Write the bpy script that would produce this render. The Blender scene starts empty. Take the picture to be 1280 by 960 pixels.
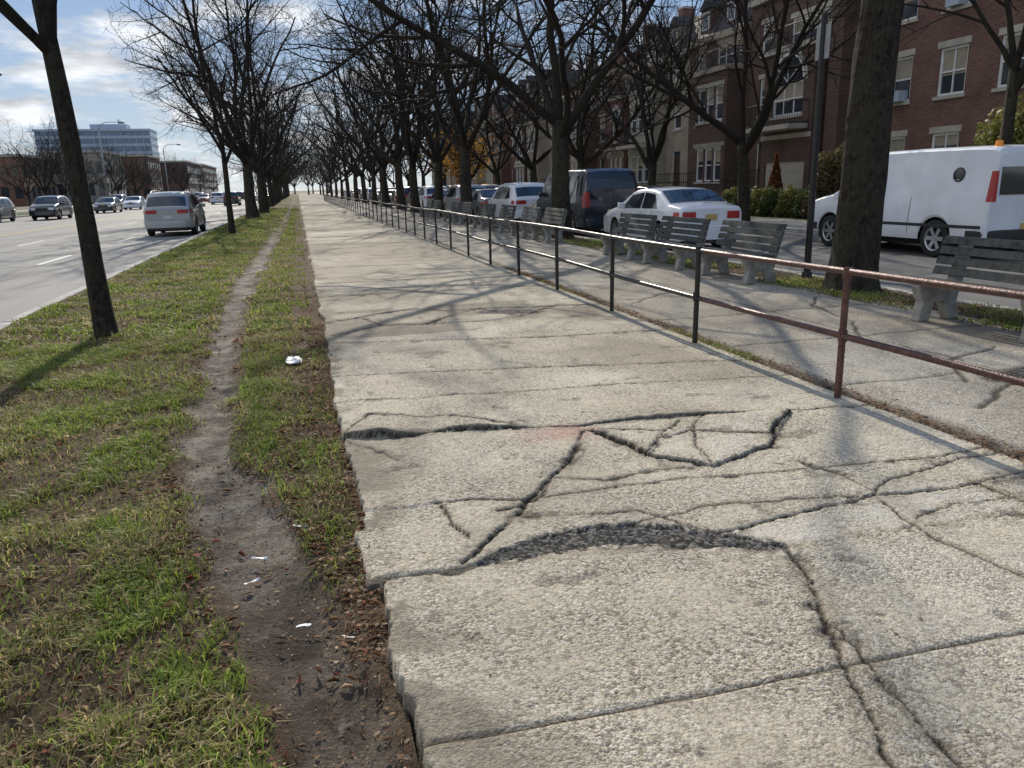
import bpy, math, random
import numpy as np
from mathutils import Vector, Matrix
rnd = random.Random(7)
scene = bpy.context.scene
COL = scene.collection
D2R = math.radians

# ------------------------------------------------------------------ helpers
class MB:
    def __init__(s): s.v=[]; s.f=[]; s.m=[]
    def quad(s,a,b,c,d,mi=0):
        n=len(s.v); s.v+= [a,b,c,d]; s.f.append((n,n+1,n+2,n+3)); s.m.append(mi)
    def poly(s,pts,mi=0):
        n=len(s.v); s.v+=list(pts); s.f.append(tuple(range(n,n+len(pts)))); s.m.append(mi)
    def box(s,x0,x1,y0,y1,z0,z1,mi=0):
        n=len(s.v)
        s.v+=[(x0,y0,z0),(x1,y0,z0),(x1,y1,z0),(x0,y1,z0),(x0,y0,z1),(x1,y0,z1),(x1,y1,z1),(x0,y1,z1)]
        for q in ((0,3,2,1),(4,5,6,7),(0,1,5,4),(1,2,6,5),(2,3,7,6),(3,0,4,7)):
            s.f.append(tuple(n+i for i in q)); s.m.append(mi)
    def prism_y(s,prof,y0,y1,mi=0):
        n=len(s.v); k=len(prof)
        s.v+=[(p[0],y0,p[1]) for p in prof]+[(p[0],y1,p[1]) for p in prof]
        s.f.append(tuple(n+i for i in range(k))); s.m.append(mi)
        s.f.append(tuple(n+k+i for i in reversed(range(k)))); s.m.append(mi)
        for i in range(k):
            j=(i+1)%k; s.f.append((n+i,n+k+i,n+k+j,n+j)); s.m.append(mi)
    def grid(s,P,mi=0,closed=False):
        n=len(s.v); R=len(P); C=len(P[0])
        for row in P: s.v+=[tuple(p) for p in row]
        for i in range(R-1):
            for j in range(C-1 if not closed else C):
                a=n+i*C+j; b=n+i*C+(j+1)%C; c=n+(i+1)*C+(j+1)%C; d=n+(i+1)*C+j
                s.f.append((a,b,c,d)); s.m.append(mi)
    def tube(s,pts,rad,k=8,mi=0,cap=True,wob=None):
        n=len(s.v); N=len(pts); pv=None
        for i,p in enumerate(pts):
            p=Vector(p)
            if i==0: d=Vector(pts[1])-p
            elif i==N-1: d=p-Vector(pts[i-1])
            else: d=Vector(pts[i+1])-Vector(pts[i-1])
            d.normalize()
            if pv is None:
                a=Vector((1,0,0)) if abs(d.x)<.7 else Vector((0,1,0))
                u=d.cross(a).normalized()
            else:
                u=(pv-d*pv.dot(d)).normalized()
            pv=u; w=d.cross(u)
            for j in range(k):
                t=2*math.pi*j/k; r=rad[i]
                if wob: r*=wob(i,j,t,p)
                q=p+u*(math.cos(t)*r)+w*(math.sin(t)*r); s.v.append((q.x,q.y,q.z))
        for i in range(N-1):
            for j in range(k):
                a=n+i*k+j; b=n+i*k+(j+1)%k
                s.f.append((a,b,b+k,a+k)); s.m.append(mi)
        if cap:
            s.f.append(tuple(n+j for j in reversed(range(k)))); s.m.append(mi)
            s.f.append(tuple(n+(N-1)*k+j for j in range(k))); s.m.append(mi)
    def mesh(s,name,mats,smooth=False,angle=None):
        me=bpy.data.meshes.new(name); me.from_pydata(s.v,[],s.f)
        for m in mats: me.materials.append(m)
        if len(mats)>1: me.polygons.foreach_set('material_index',s.m)
        if smooth: me.polygons.foreach_set('use_smooth',[True]*len(s.f))
        me.update()
        if angle: me.set_sharp_from_angle(angle=D2R(angle))
        return me

def link(name,me,parent=None):
    o=bpy.data.objects.new(name,me); COL.objects.link(o)
    if parent: o.parent=parent
    return o
def part(mb,name,mats,parent,smooth=False,angle=None,label=None):
    if not isinstance(mats,(list,tuple)): mats=[mats]
    o=link(name,mb.mesh(name,mats,smooth,angle),parent)
    if label: o['label']=label
    return o
def thing(name,label,cat,loc=(0,0,0),rz=0,group=None):
    e=bpy.data.objects.new(name,None); e.empty_display_size=.2; COL.objects.link(e)
    e.location=loc; e.rotation_euler=(0,0,rz); e['label']=label; e['category']=cat
    if group: e['group']=group
    return e
def copy_thing(src,loc,rz=0,sc=1,label=None):
    def rec(o,par):
        c=o.copy(); COL.objects.link(c)
        if par: c.parent=par
        for ch in kids.get(o.name,[]): rec(ch,c)
        return c
    kids={}
    def col(o):
        kids[o.name]=list(o.children)
        for c in o.children: col(c)
    col(src)
    e=rec(src,None); e.location=loc; e.rotation_euler=(0,0,rz)
    e.scale=(sc,sc,sc) if not isinstance(sc,tuple) else sc
    if label: e['label']=label
    return e
def structure(o): o['kind']='structure'; return o

# ------------------------------------------------------------------ materials
def newmat(name):
    m=bpy.data.materials.new(name); m.use_nodes=True
    nt=m.node_tree; return m,nt,nt.nodes['Principled BSDF']
def N(nt,t,**k):
    n=nt.nodes.new(t)
    for a,b in k.items(): setattr(n,a,b)
    return n
def mixc(nt,fac,a,b,mode='MIX'):
    n=nt.nodes.new('ShaderNodeMix'); n.data_type='RGBA'; n.blend_type=mode
    for sock,val in ((n.inputs[0],fac),(n.inputs[6],a),(n.inputs[7],b)):
        if hasattr(val,'links'): nt.links.new(val,sock)
        elif isinstance(val,(int,float)): sock.default_value=val
        else: sock.default_value=(*val[:3],1)
    return n.outputs[2]
def ramp(nt,src,p0,p1,c0=0,c1=1):
    n=nt.nodes.new('ShaderNodeMapRange'); nt.links.new(src,n.inputs[0])
    n.inputs[1].default_value=p0; n.inputs[2].default_value=p1; n.inputs[3].default_value=c0; n.inputs[4].default_value=c1
    return n.outputs[0]
def math2(nt,op,a,b):
    n=N(nt,'ShaderNodeMath',operation=op)
    for s,v in ((n.inputs[0],a),(n.inputs[1],b)):
        if hasattr(v,'links'): nt.links.new(v,s)
        else: s.default_value=v
    return n.outputs[0]
def noise(nt,vec,scale,detail=4,rough=.55):
    n=nt.nodes.new('ShaderNodeTexNoise'); n.inputs['Scale'].default_value=scale
    n.inputs['Detail'].default_value=detail; n.inputs['Roughness'].default_value=rough
    if vec is not None: nt.links.new(vec,n.inputs['Vector'])
    return n.outputs[0]
def coords(nt): return nt.nodes.new('ShaderNodeTexCoord').outputs['Object']
def bump(nt,b,h,st,dist=.01):
    n=nt.nodes.new('ShaderNodeBump'); n.inputs['Distance'].default_value=dist
    if hasattr(st,'links'): nt.links.new(st,n.inputs['Strength'])
    else: n.inputs['Strength'].default_value=st
    nt.links.new(h,n.inputs['Height']); nt.links.new(n.outputs[0],b.inputs['Normal'])
def simple(name,c,rough=.6,metal=0,var=.25,scale=6,bmp=.0,bscale=60,spec=.5,coat=0):
    m,nt,b=newmat(name); co=coords(nt)
    nz=noise(nt,co,scale,5)
    f=ramp(nt,nz,.3,.7,1-var,1+var)
    n=nt.nodes.new('ShaderNodeVectorMath'); n.operation='SCALE'; n.inputs[0].default_value=c[:3]; nt.links.new(f,n.inputs['Scale'])
    nt.links.new(n.outputs[0],b.inputs['Base Color'])
    b.inputs['Roughness'].default_value=rough; b.inputs['Metallic'].default_value=metal
    b.inputs['Specular IOR Level'].default_value=spec; b.inputs['Coat Weight'].default_value=coat
    if coat: b.inputs['Coat Roughness'].default_value=.05
    if bmp: bump(nt,b,noise(nt,co,bscale,6),bmp)
    return m
def glassmat(name,c=(.02,.025,.03),rough=.05):
    m,nt,b=newmat(name); b.inputs['Base Color'].default_value=(*c,1); b.inputs['Roughness'].default_value=rough
    b.inputs['Specular IOR Level'].default_value=.8
    co=coords(nt); bump(nt,b,noise(nt,co,.8,2),.05,.05)
    return m
def brickmat(name,c1,c2,mortar=(.3,.28,.25),scale=1.0):
    m,nt,b=newmat(name); co=coords(nt)
    sp=N(nt,'ShaderNodeSeparateXYZ'); nt.links.new(co,sp.inputs[0])
    cb=N(nt,'ShaderNodeCombineXYZ'); nt.links.new(math2(nt,'ADD',sp.outputs[0],sp.outputs[1]),cb.inputs[0]); nt.links.new(sp.outputs[2],cb.inputs[1])
    br=N(nt,'ShaderNodeTexBrick'); nt.links.new(cb.outputs[0],br.inputs['Vector'])
    br.inputs['Color1'].default_value=(*c1,1); br.inputs['Color2'].default_value=(*c2,1); br.inputs['Mortar'].default_value=(*mortar,1)
    br.inputs['Scale'].default_value=scale; br.inputs['Brick Width'].default_value=.22; br.inputs['Row Height'].default_value=.075; br.inputs['Mortar Size'].default_value=.009
    nz=ramp(nt,noise(nt,co,.7,6),.3,.7,.7,1.2)
    v=N(nt,'ShaderNodeVectorMath',operation='SCALE'); nt.links.new(br.outputs[0],v.inputs[0]); nt.links.new(nz,v.inputs['Scale'])
    nt.links.new(v.outputs[0],b.inputs['Base Color']); b.inputs['Roughness'].default_value=.85
    bump(nt,b,br.outputs['Fac'],-.3,.01)
    return m
def attrmat(name,attr='Col',rough=.6,trans=0,spec=.3):
    m,nt,b=newmat(name); a=N(nt,'ShaderNodeAttribute',attribute_name=attr)
    co=coords(nt); f=ramp(nt,noise(nt,co,90,3),.3,.7,.8,1.2)
    v=N(nt,'ShaderNodeVectorMath',operation='SCALE'); nt.links.new(a.outputs['Color'],v.inputs[0]); nt.links.new(f,v.inputs['Scale'])
    nt.links.new(v.outputs[0],b.inputs['Base Color']); b.inputs['Roughness'].default_value=rough; b.inputs['Specular IOR Level'].default_value=spec
    if trans:
        t=N(nt,'ShaderNodeBsdfTranslucent'); nt.links.new(v.outputs[0],t.inputs[0])
        mx=N(nt,'ShaderNodeMixShader'); mx.inputs[0].default_value=trans
        nt.links.new(b.outputs[0],mx.inputs[1]); nt.links.new(t.outputs[0],mx.inputs[2])
        nt.links.new(mx.outputs[0],nt.nodes['Material Output'].inputs['Surface'])
    return m

M={}
M['black']=simple('black_metal_paint',(.022,.02,.019),.35,.3,.3,30,.3,80)
M['rust']=simple('brown_rusty_paint',(.10,.045,.035),.38,.25,.5,25,.5,90)
M['rubber']=simple('tyre_rubber',(.02,.02,.02),.85,0,.2)
M['alloy']=simple('wheel_alloy',(.5,.5,.52),.3,.8,.1)
M['darkunder']=simple('underbody',(.012,.012,.012),.9)
M['glass']=glassmat('vehicle_glass')
M['winglass']=glassmat('window_glass',(.03,.04,.05),.08)
M['trim']=simple('black_trim',(.02,.02,.02),.5)
M['red']=simple('red_lamp_lens',(.40,.02,.015),.2,0,.1)
M['lens']=simple('clear_lamp_lens',(.7,.72,.75),.1,.3,.1)
M['amber']=simple('amber_lens',(.9,.28,.03),.25,0,.1)
M['plate_yellow']=simple('yellow_plate',(.55,.38,.12),.5,0,.1)
M['plate_white']=simple('white_plate',(.6,.6,.6),.5,0,.1)
M['pwhite']=simple('white_car_paint',(.74,.75,.77),.3,0,.04,3,coat=.8)
M['vwhite']=simple('white_van_paint',(.72,.74,.77),.4,0,.10,2,coat=.4)
M['psilver']=simple('silver_car_paint',(.36,.36,.35),.35,.5,.05,3,coat=.8)
M['pdark']=simple('dark_car_paint',(.02,.022,.026),.3,.1,.1,3,coat=.8)
M['pblue']=simple('blue_black_van_paint',(.012,.018,.03),.3,.1,.1,3,coat=.8)
M['pgrey']=simple('grey_car_paint',(.13,.135,.14),.3,.4,.1,3,coat=.8)
M['pred']=simple('maroon_car_paint',(.16,.02,.02),.3,.2,.1,3,coat=.8)
M['ptan']=simple('tan_car_paint',(.32,.27,.2),.35,.4,.1,3,coat=.8)
def barkmat(name,c0,c1):
    m,nt,b=newmat(name); co=coords(nt)
    mp=N(nt,'ShaderNodeMapping'); nt.links.new(co,mp.inputs[0]); mp.inputs['Scale'].default_value=(1,1,.3)
    n1=noise(nt,mp.outputs[0],30,8,.7); n2=noise(nt,co,3,6); n3=noise(nt,co,11,6,.7)
    h=math2(nt,'ADD',n1,n3)
    c=mixc(nt,ramp(nt,h,.8,1.2),c0,c1); c=mixc(nt,ramp(nt,n2,.46,.62,0,.7),c,(c1[0]*.75,c1[1]*.9,c1[2]*.7))
    nt.links.new(c,b.inputs['Base Color']); b.inputs['Roughness'].default_value=.92; b.inputs['Specular IOR Level'].default_value=.2
    bump(nt,b,h,1.0,.06); return m
M['bark']=barkmat('dark_bark',(.014,.011,.009),(.085,.07,.053))
M['twig']=barkmat('twig_bark',(.02,.015,.012),(.055,.043,.034))
M['benchconc']=simple('bench_concrete',(.27,.26,.23),.85,0,.35,9,.5,70)
M['slat']=simple('weathered_grey_slats',(.06,.064,.06),.75,0,.5,14,.5,50,.25)
M['kerb']=simple('kerb_stone',(.34,.33,.30),.85,0,.3,4,.4,60)
M['stone']=simple('limestone',(.46,.42,.35),.85,0,.2,2,.2,30)
M['beige']=simple('beige_stucco',(.36,.31,.24),.85,0,.2,1.2)
M['white']=simple('white_window_paint',(.80,.80,.78),.5,0,.1)
M['roofd']=simple('dark_slate_roof',(.05,.047,.045),.8,0,.4,5,.4,20)
M['rooft']=simple('terracotta_roof',(.12,.055,.035),.8,0,.35,6,.4,20)
M['iron']=simple('black_ironwork',(.015,.015,.015),.5)
M['door']=simple('dark_wood_door',(.07,.035,.02),.5,0,.3,8)
M['garage']=simple('beige_garage_door',(.45,.41,.34),.6,0,.1)
M['brickred']=brickmat('red_brown_brick',(.20,.085,.058),(.13,.054,.039),(.2,.16,.13))
M['brickdark']=brickmat('dark_brown_brick',(.13,.064,.046),(.08,.04,.03),(.14,.12,.10))
M['brickor']=brickmat('orange_brick',(.27,.12,.07),(.2,.085,.05),(.22,.18,.15))
M['steel']=simple('galvanised_steel',(.3,.3,.3),.5,.6,.2)
M['officeglass']=glassmat('office_glass',(.10,.17,.26),.15)
M['officewhite']=simple('office_white_panel',(.42,.48,.56),.6,0,.1)
M['paper']=simple('white_litter',(.75,.75,.73),.6,0,.15,30)

# ------------------------------------------------------------------ camera / light / sky
F=962.0
yaw,pitch,roll=D2R(14.748),D2R(14.508),D2R(1.5)
f=Vector((math.sin(yaw)*math.cos(pitch),math.cos(yaw)*math.cos(pitch),-math.sin(pitch)))
r=Vector((math.cos(yaw),-math.sin(yaw),0)); u=r.cross(f)
r2=r*math.cos(roll)-u*math.sin(roll); u2=u*math.cos(roll)+r*math.sin(roll)
cam=bpy.data.cameras.new('camera'); co=bpy.data.objects.new('camera',cam); COL.objects.link(co)
cam.sensor_width=36; cam.lens=36*F/1280; cam.clip_end=6000; cam.clip_start=.05
co.matrix_world=Matrix(((r2.x,u2.x,-f.x,0),(r2.y,u2.y,-f.y,0),(r2.z,u2.z,-f.z,1.5),(0,0,0,1))); scene.camera=co

SUN_EL,SUN_AZ=D2R(29),D2R(3)
sl=bpy.data.lights.new('sun','SUN'); sl.energy=5.0; sl.angle=D2R(.5); sl.color=(1,.92,.79)
so=bpy.data.objects.new('sun',sl); COL.objects.link(so)
sd=Vector((math.sin(SUN_AZ)*math.cos(SUN_EL),math.cos(SUN_AZ)*math.cos(SUN_EL),math.sin(SUN_EL)))
so.rotation_euler=sd.to_track_quat('Z','Y').to_euler()
w=bpy.data.worlds.new('World'); scene.world=w; w.use_nodes=True; nt=w.node_tree
bg=nt.nodes['Background']; sky=N(nt,'ShaderNodeTexSky',sky_type='NISHITA'); sky.sun_disc=False
sky.sun_elevation=SUN_EL; sky.sun_rotation=SUN_AZ; sky.dust_density=.1; sky.ozone_density=3.0; sky.air_density=1.0
tc=N(nt,'ShaderNodeTexCoord'); sp=N(nt,'ShaderNodeSeparateXYZ'); nt.links.new(tc.outputs['Generated'],sp.inputs[0])
grad=mixc(nt,ramp(nt,sp.outputs[2],0.0,.36),(6.2,7.2,8.2),(1.15,2.9,6.6))
skyc=mixc(nt,.82,sky.outputs[0],grad)
za=math2(nt,'ADD',sp.outputs[2],.16)
cb=N(nt,'ShaderNodeCombineXYZ'); nt.links.new(math2(nt,'DIVIDE',sp.outputs[0],za),cb.inputs[0]); nt.links.new(math2(nt,'DIVIDE',sp.outputs[1],za),cb.inputs[1])
cn=noise(nt,cb.outputs[0],1.7,10,.6)
bi=ramp(nt,sp.outputs[0],-.6,.35,.10,-.02)
cf=ramp(nt,math2(nt,'ADD',cn,bi),.49,.61,0,.95)
shade=ramp(nt,noise(nt,cb.outputs[0],3.3,8),.36,.62,5.6,11)
cc=N(nt,'ShaderNodeVectorMath',operation='SCALE'); cc.inputs[0].default_value=(.97,1.0,1.04); nt.links.new(shade,cc.inputs['Scale'])
nt.links.new(mixc(nt,cf,skyc,cc.outputs[0]),bg.inputs[0]); bg.inputs[1].default_value=.095
scene.view_settings.view_transform='Standard'; scene.view_settings.look='None'; scene.view_settings.exposure=0

# ------------------------------------------------------------------ numpy helpers
def vnoise(x,y,seed):
    g=np.random.RandomState(seed).rand(256,256)
    xi=np.floor(x).astype(int); yi=np.floor(y).astype(int); fx=x-xi; fy=y-yi
    fx=fx*fx*(3-2*fx); fy=fy*fy*(3-2*fy)
    a=g[xi%256,yi%256]; b=g[(xi+1)%256,yi%256]; c=g[xi%256,(yi+1)%256]; d=g[(xi+1)%256,(yi+1)%256]
    return (a*(1-fx)+b*fx)*(1-fy)+(c*(1-fx)+d*fx)*fy
def fbm(x,y,sc,seed,o=4):
    s=0; a=.5; t=0
    for i in range(o):
        s=s+a*vnoise(x*sc+17*i,y*sc+31*i,seed+i); t+=a; a*=.5; sc*=2.03
    return s/t
def sstep(a,b,x):
    t=np.clip((x-a)/(b-a),0,1); return t*t*(3-2*t)
def dpoly(x,y,pts):
    d=np.full(x.shape,9.)
    for (x0,y0),(x1,y1) in zip(pts[:-1],pts[1:]):
        vx,vy=x1-x0,y1-y0; t=np.clip(((x-x0)*vx+(y-y0)*vy)/(vx*vx+vy*vy+1e-9),0,1)
        d=np.minimum(d,np.hypot(x-x0-t*vx,y-y0-t*vy))
    return d
def inpoly(x,y,pts):
    c=np.zeros(x.shape,bool); n=len(pts)
    for i in range(n):
        x0,y0=pts[i]; x1,y1=pts[(i+1)%n]
        if y0==y1: continue
        k=((y0>y)!=(y1>y))&(x<(x1-x0)*(y-y0)/(y1-y0)+x0); c^=k
    return c
def gridmesh(name,xs,ys,Z,attrs,mat,smooth=True):
    nx,ny=len(xs),len(ys); X,Y=np.meshgrid(xs,ys)
    V=np.stack([X,Y,Z],-1).reshape(-1,3).astype(np.float32)
    i=np.arange(ny-1)[:,None]*nx+np.arange(nx-1)[None,:]
    q=np.stack([i,i+1,i+nx+1,i+nx],-1).reshape(-1,4)
    me=bpy.data.meshes.new(name); me.vertices.add(len(V)); me.vertices.foreach_set('co',V.ravel())
    me.loops.add(q.size); me.loops.foreach_set('vertex_index',q.ravel().astype(np.int32))
    me.polygons.add(len(q)); me.polygons.foreach_set('loop_start',np.arange(0,q.size,4,dtype=np.int32))
    if smooth: me.polygons.foreach_set('use_smooth',np.ones(len(q),bool))
    me.update(calc_edges=True)
    for an,arr in attrs.items():
        a=me.color_attributes.new(an,'FLOAT_COLOR','POINT'); a.data.foreach_set('color',arr.reshape(-1,4).astype(np.float32).ravel())
    me.materials.append(mat); return link(name,me)

# ------------------------------------------------------------------ SIDEWALK
def concrete_mat(name,base=(.52,.46,.345),dark=1.0):
    m,nt,b=newmat(name); co=coords(nt); at=N(nt,'ShaderNodeAttribute',attribute_name='mask')
    sp=N(nt,'ShaderNodeSeparateColor'); nt.links.new(at.outputs['Color'],sp.inputs[0])
    R,G_,B=sp.outputs[0],sp.outputs[1],sp.outputs[2]
    base=tuple(c*dark for c in base)
    lo=noise(nt,co,1.3,6); wear=ramp(nt,noise(nt,co,2.4,5,.6),.38,.62,.5,1)
    c=mixc(nt,ramp(nt,lo,.35,.68),tuple(k*.86 for k in base),tuple(k*1.08 for k in base))
    def vor(sc):
        vo=N(nt,'ShaderNodeTexVoronoi'); vo.inputs['Scale'].default_value=sc; nt.links.new(co,vo.inputs['Vector'])
        pe=N(nt,'ShaderNodeSeparateColor'); nt.links.new(vo.outputs['Color'],pe.inputs[0]); return vo,pe
    vo,peb=vor(66); vo2,peb2=vor(130)
    def w_(s,k): return math2(nt,'MULTIPLY',math2(nt,'MULTIPLY',s,wear),k)
    c=mixc(nt,w_(ramp(nt,peb.outputs[0],.70,.8),.65),c,(.70,.65,.55))
    c=mixc(nt,w_(ramp(nt,peb.outputs[1],.78,.86),.85),c,(.15,.12,.09))
    c=mixc(nt,w_(ramp(nt,peb2.outputs[0],.65,.75),.55),c,(.72,.67,.58))
    c=mixc(nt,w_(ramp(nt,peb2.outputs[1],.64,.76),.7),c,(.16,.13,.10))
    c=mixc(nt,w_(ramp(nt,vo.outputs['Distance'],.5,.8),.45),c,tuple(k*.35 for k in base))
    mid=noise(nt,co,30,6,.78)
    c=mixc(nt,w_(ramp(nt,mid,.54,.65),.65),c,tuple(k*.40 for k in base))
    c=mixc(nt,ramp(nt,noise(nt,co,5.5,8,.7),.55,.70,0,.42),c,tuple(k*.5 for k in base))
    c=mixc(nt,ramp(nt,G_,.5,1.0,0,.6),c,(.70,.67,.60))
    c=mixc(nt,ramp(nt,G_,.5,0.0,0,.75),c,(.19,.16,.12))
    c=mixc(nt,ramp(nt,at.outputs['Alpha'],1,0,0,.45),c,(.42,.20,.17))
    grav=mixc(nt,ramp(nt,peb.outputs[2],.45,.9),(.016,.016,.016),(.17,.16,.15))
    c=mixc(nt,B,c,grav)
    c=mixc(nt,R,c,(.032,.025,.018))
    nt.links.new(c,b.inputs['Base Color']); b.inputs['Roughness'].default_value=.9; b.inputs['Specular IOR Level'].default_value=.12
    h=math2(nt,'SUBTRACT',math2(nt,'MULTIPLY',mid,1.6),vo.outputs['Distance']); h=math2(nt,'SUBTRACT',h,vo2.outputs['Distance'])
    bump(nt,b,h,math2(nt,'MULTIPLY',wear,.7),.006)
    return m
M['conc']=concrete_mat('exposed_aggregate_concrete')
M['conc2']=concrete_mat('weathered_pavement',(.40,.365,.295))

def edge_left(y): return .14+.05*(fbm(y*0+3,y,1.3,50,4)-.5)*2+.02*np.sin(y*.9)+.02*(y<2.75)-.05*((y>2.78)&(y<3.3))
J2=[(.10,2.76),(.65,2.77),(1.0,2.80),(1.4,2.70),(1.76,2.55),(2.3,2.54),(3.06,2.52),(3.6,2.5)]
J3=[(.1,4.70),(.45,4.60),(.8,4.60),(1.18,4.52),(1.63,4.42),(2.3,4.40),(3.03,4.30),(3.6,4.2)]
CR=[
 ([(.0,1.81),(1.2,1.79),(2.21,1.77),(3.7,1.74)],.009,.010),
 (J2,.007,.008),(J3,.010,.012),
 ([(1.60,4.33),(1.42,4.0),(1.15,3.62),(.98,3.4),(.82,3.18),(.66,3.0),(.53,2.85)],.018,.016),
 ([(1.22,3.70),(1.0,3.36),(.8,3.3)],.010,.01),
 ([(3.02,4.26),(2.75,4.0),(2.48,3.67),(2.03,3.5),(1.80,3.76),(1.63,4.33)],.015,.016),
 ([(2.26,4.30),(1.95,4.0),(1.77,3.77)],.012,.012),([(2.44,4.36),(2.2,4.05),(1.95,4.0)],.011,.012),([(2.2,4.05),(2.6,3.85),(2.75,4.0)],.010,.01),([(1.63,4.33),(1.85,4.2),(2.05,4.1)],.010,.01),
 ([(2.2,4.05),(2.1,3.8),(2.03,3.5)],.009,.01),
 ([(.96,3.39),(1.5,3.42),(2.0,3.37),(2.6,3.3),(3.3,3.24),(3.7,3.3)],.006,.006),
 ([(.96,3.39),(.75,3.46),(.52,3.50)],.008,.01),([(.52,3.5),(.56,3.28),(.61,3.08)],.007,.01),
 ([(1.66,2.78),(2.1,2.84),(2.55,2.90),(3.0,2.86),(3.48,2.92),(3.7,3.0)],.013,.012),
 ([(2.55,2.90),(2.8,3.05),(3.2,3.15),(3.7,3.2)],.009,.008),
 ([(1.80,2.52),(1.72,2.2),(1.57,1.89),(1.47,1.65),(1.36,1.39),(1.3,.9)],.016,.012),
 ([(1.66,2.15),(1.62,1.8),(1.55,1.5),(1.5,1.2)],.007,.006),
 ([(2.55,2.87),(2.5,2.62),(2.45,2.4),(2.52,2.2),(2.55,2.05),(2.9,1.75)],.007,.008),
 ([(3.13,2.92),(3.15,2.78),(3.18,2.6),(3.4,2.3)],.014,.012),([(2.53,3.44),(2.58,3.2),(2.60,2.95)],.007,.008),
 ([(1.2,2.95),(1.7,3.05),(2.2,2.98),(2.55,2.9)],.006,.006),([(2.55,2.62),(2.8,2.7),(3.15,2.68)],.006,.006),
 ([(.9,3.2),(1.4,3.1),(1.66,2.78)],.006,.006),([(1.15,3.62),(1.4,3.5),(1.7,3.55),(2.03,3.5)],.005,.005),
 ([(.43,4.17),(.14,4.64)],.004,.006),([(.14,4.66),(.33,5.05),(.84,4.90),(1.18,4.55)],.009,.012),
 ([(.0,6.40),(1.62,6.13),(3.7,5.66)],.007,.006),([(.0,5.5),(1.8,5.35),(3.7,5.1)],.004,.003),
 ([(.0,7.9),(1.2,7.6),(2.44,7.31),(3.7,7.2)],.012,.012),
 ([(.1,9.1),(.39,9.23),(.9,9.6),(1.33,9.75),(1.68,9.42),(2.2,9.4),(3.7,9.1)],.035,.03),
 ([(.2,8.3),(.8,8.7),(1.25,8.58),(1.6,9.0),(2.10,9.46)],.026,.025),([(2.1,9.4),(2.4,8.66),(3.13,9.35)],.02,.02),
 ([(.8,8.7),(.6,9.3)],.016,.015),([(1.25,8.58),(1.9,8.5),(2.4,8.66)],.018,.015),
 ([(0,11.4),(3.7,11.3)],.022,.015),([(0,13.1),(1.4,13.0),(3.7,13.2)],.022,.015),
 ([(.3,11.4),(1.2,12.1),(2.2,11.8),(3.4,12.3)],.022,.015)]
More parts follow.
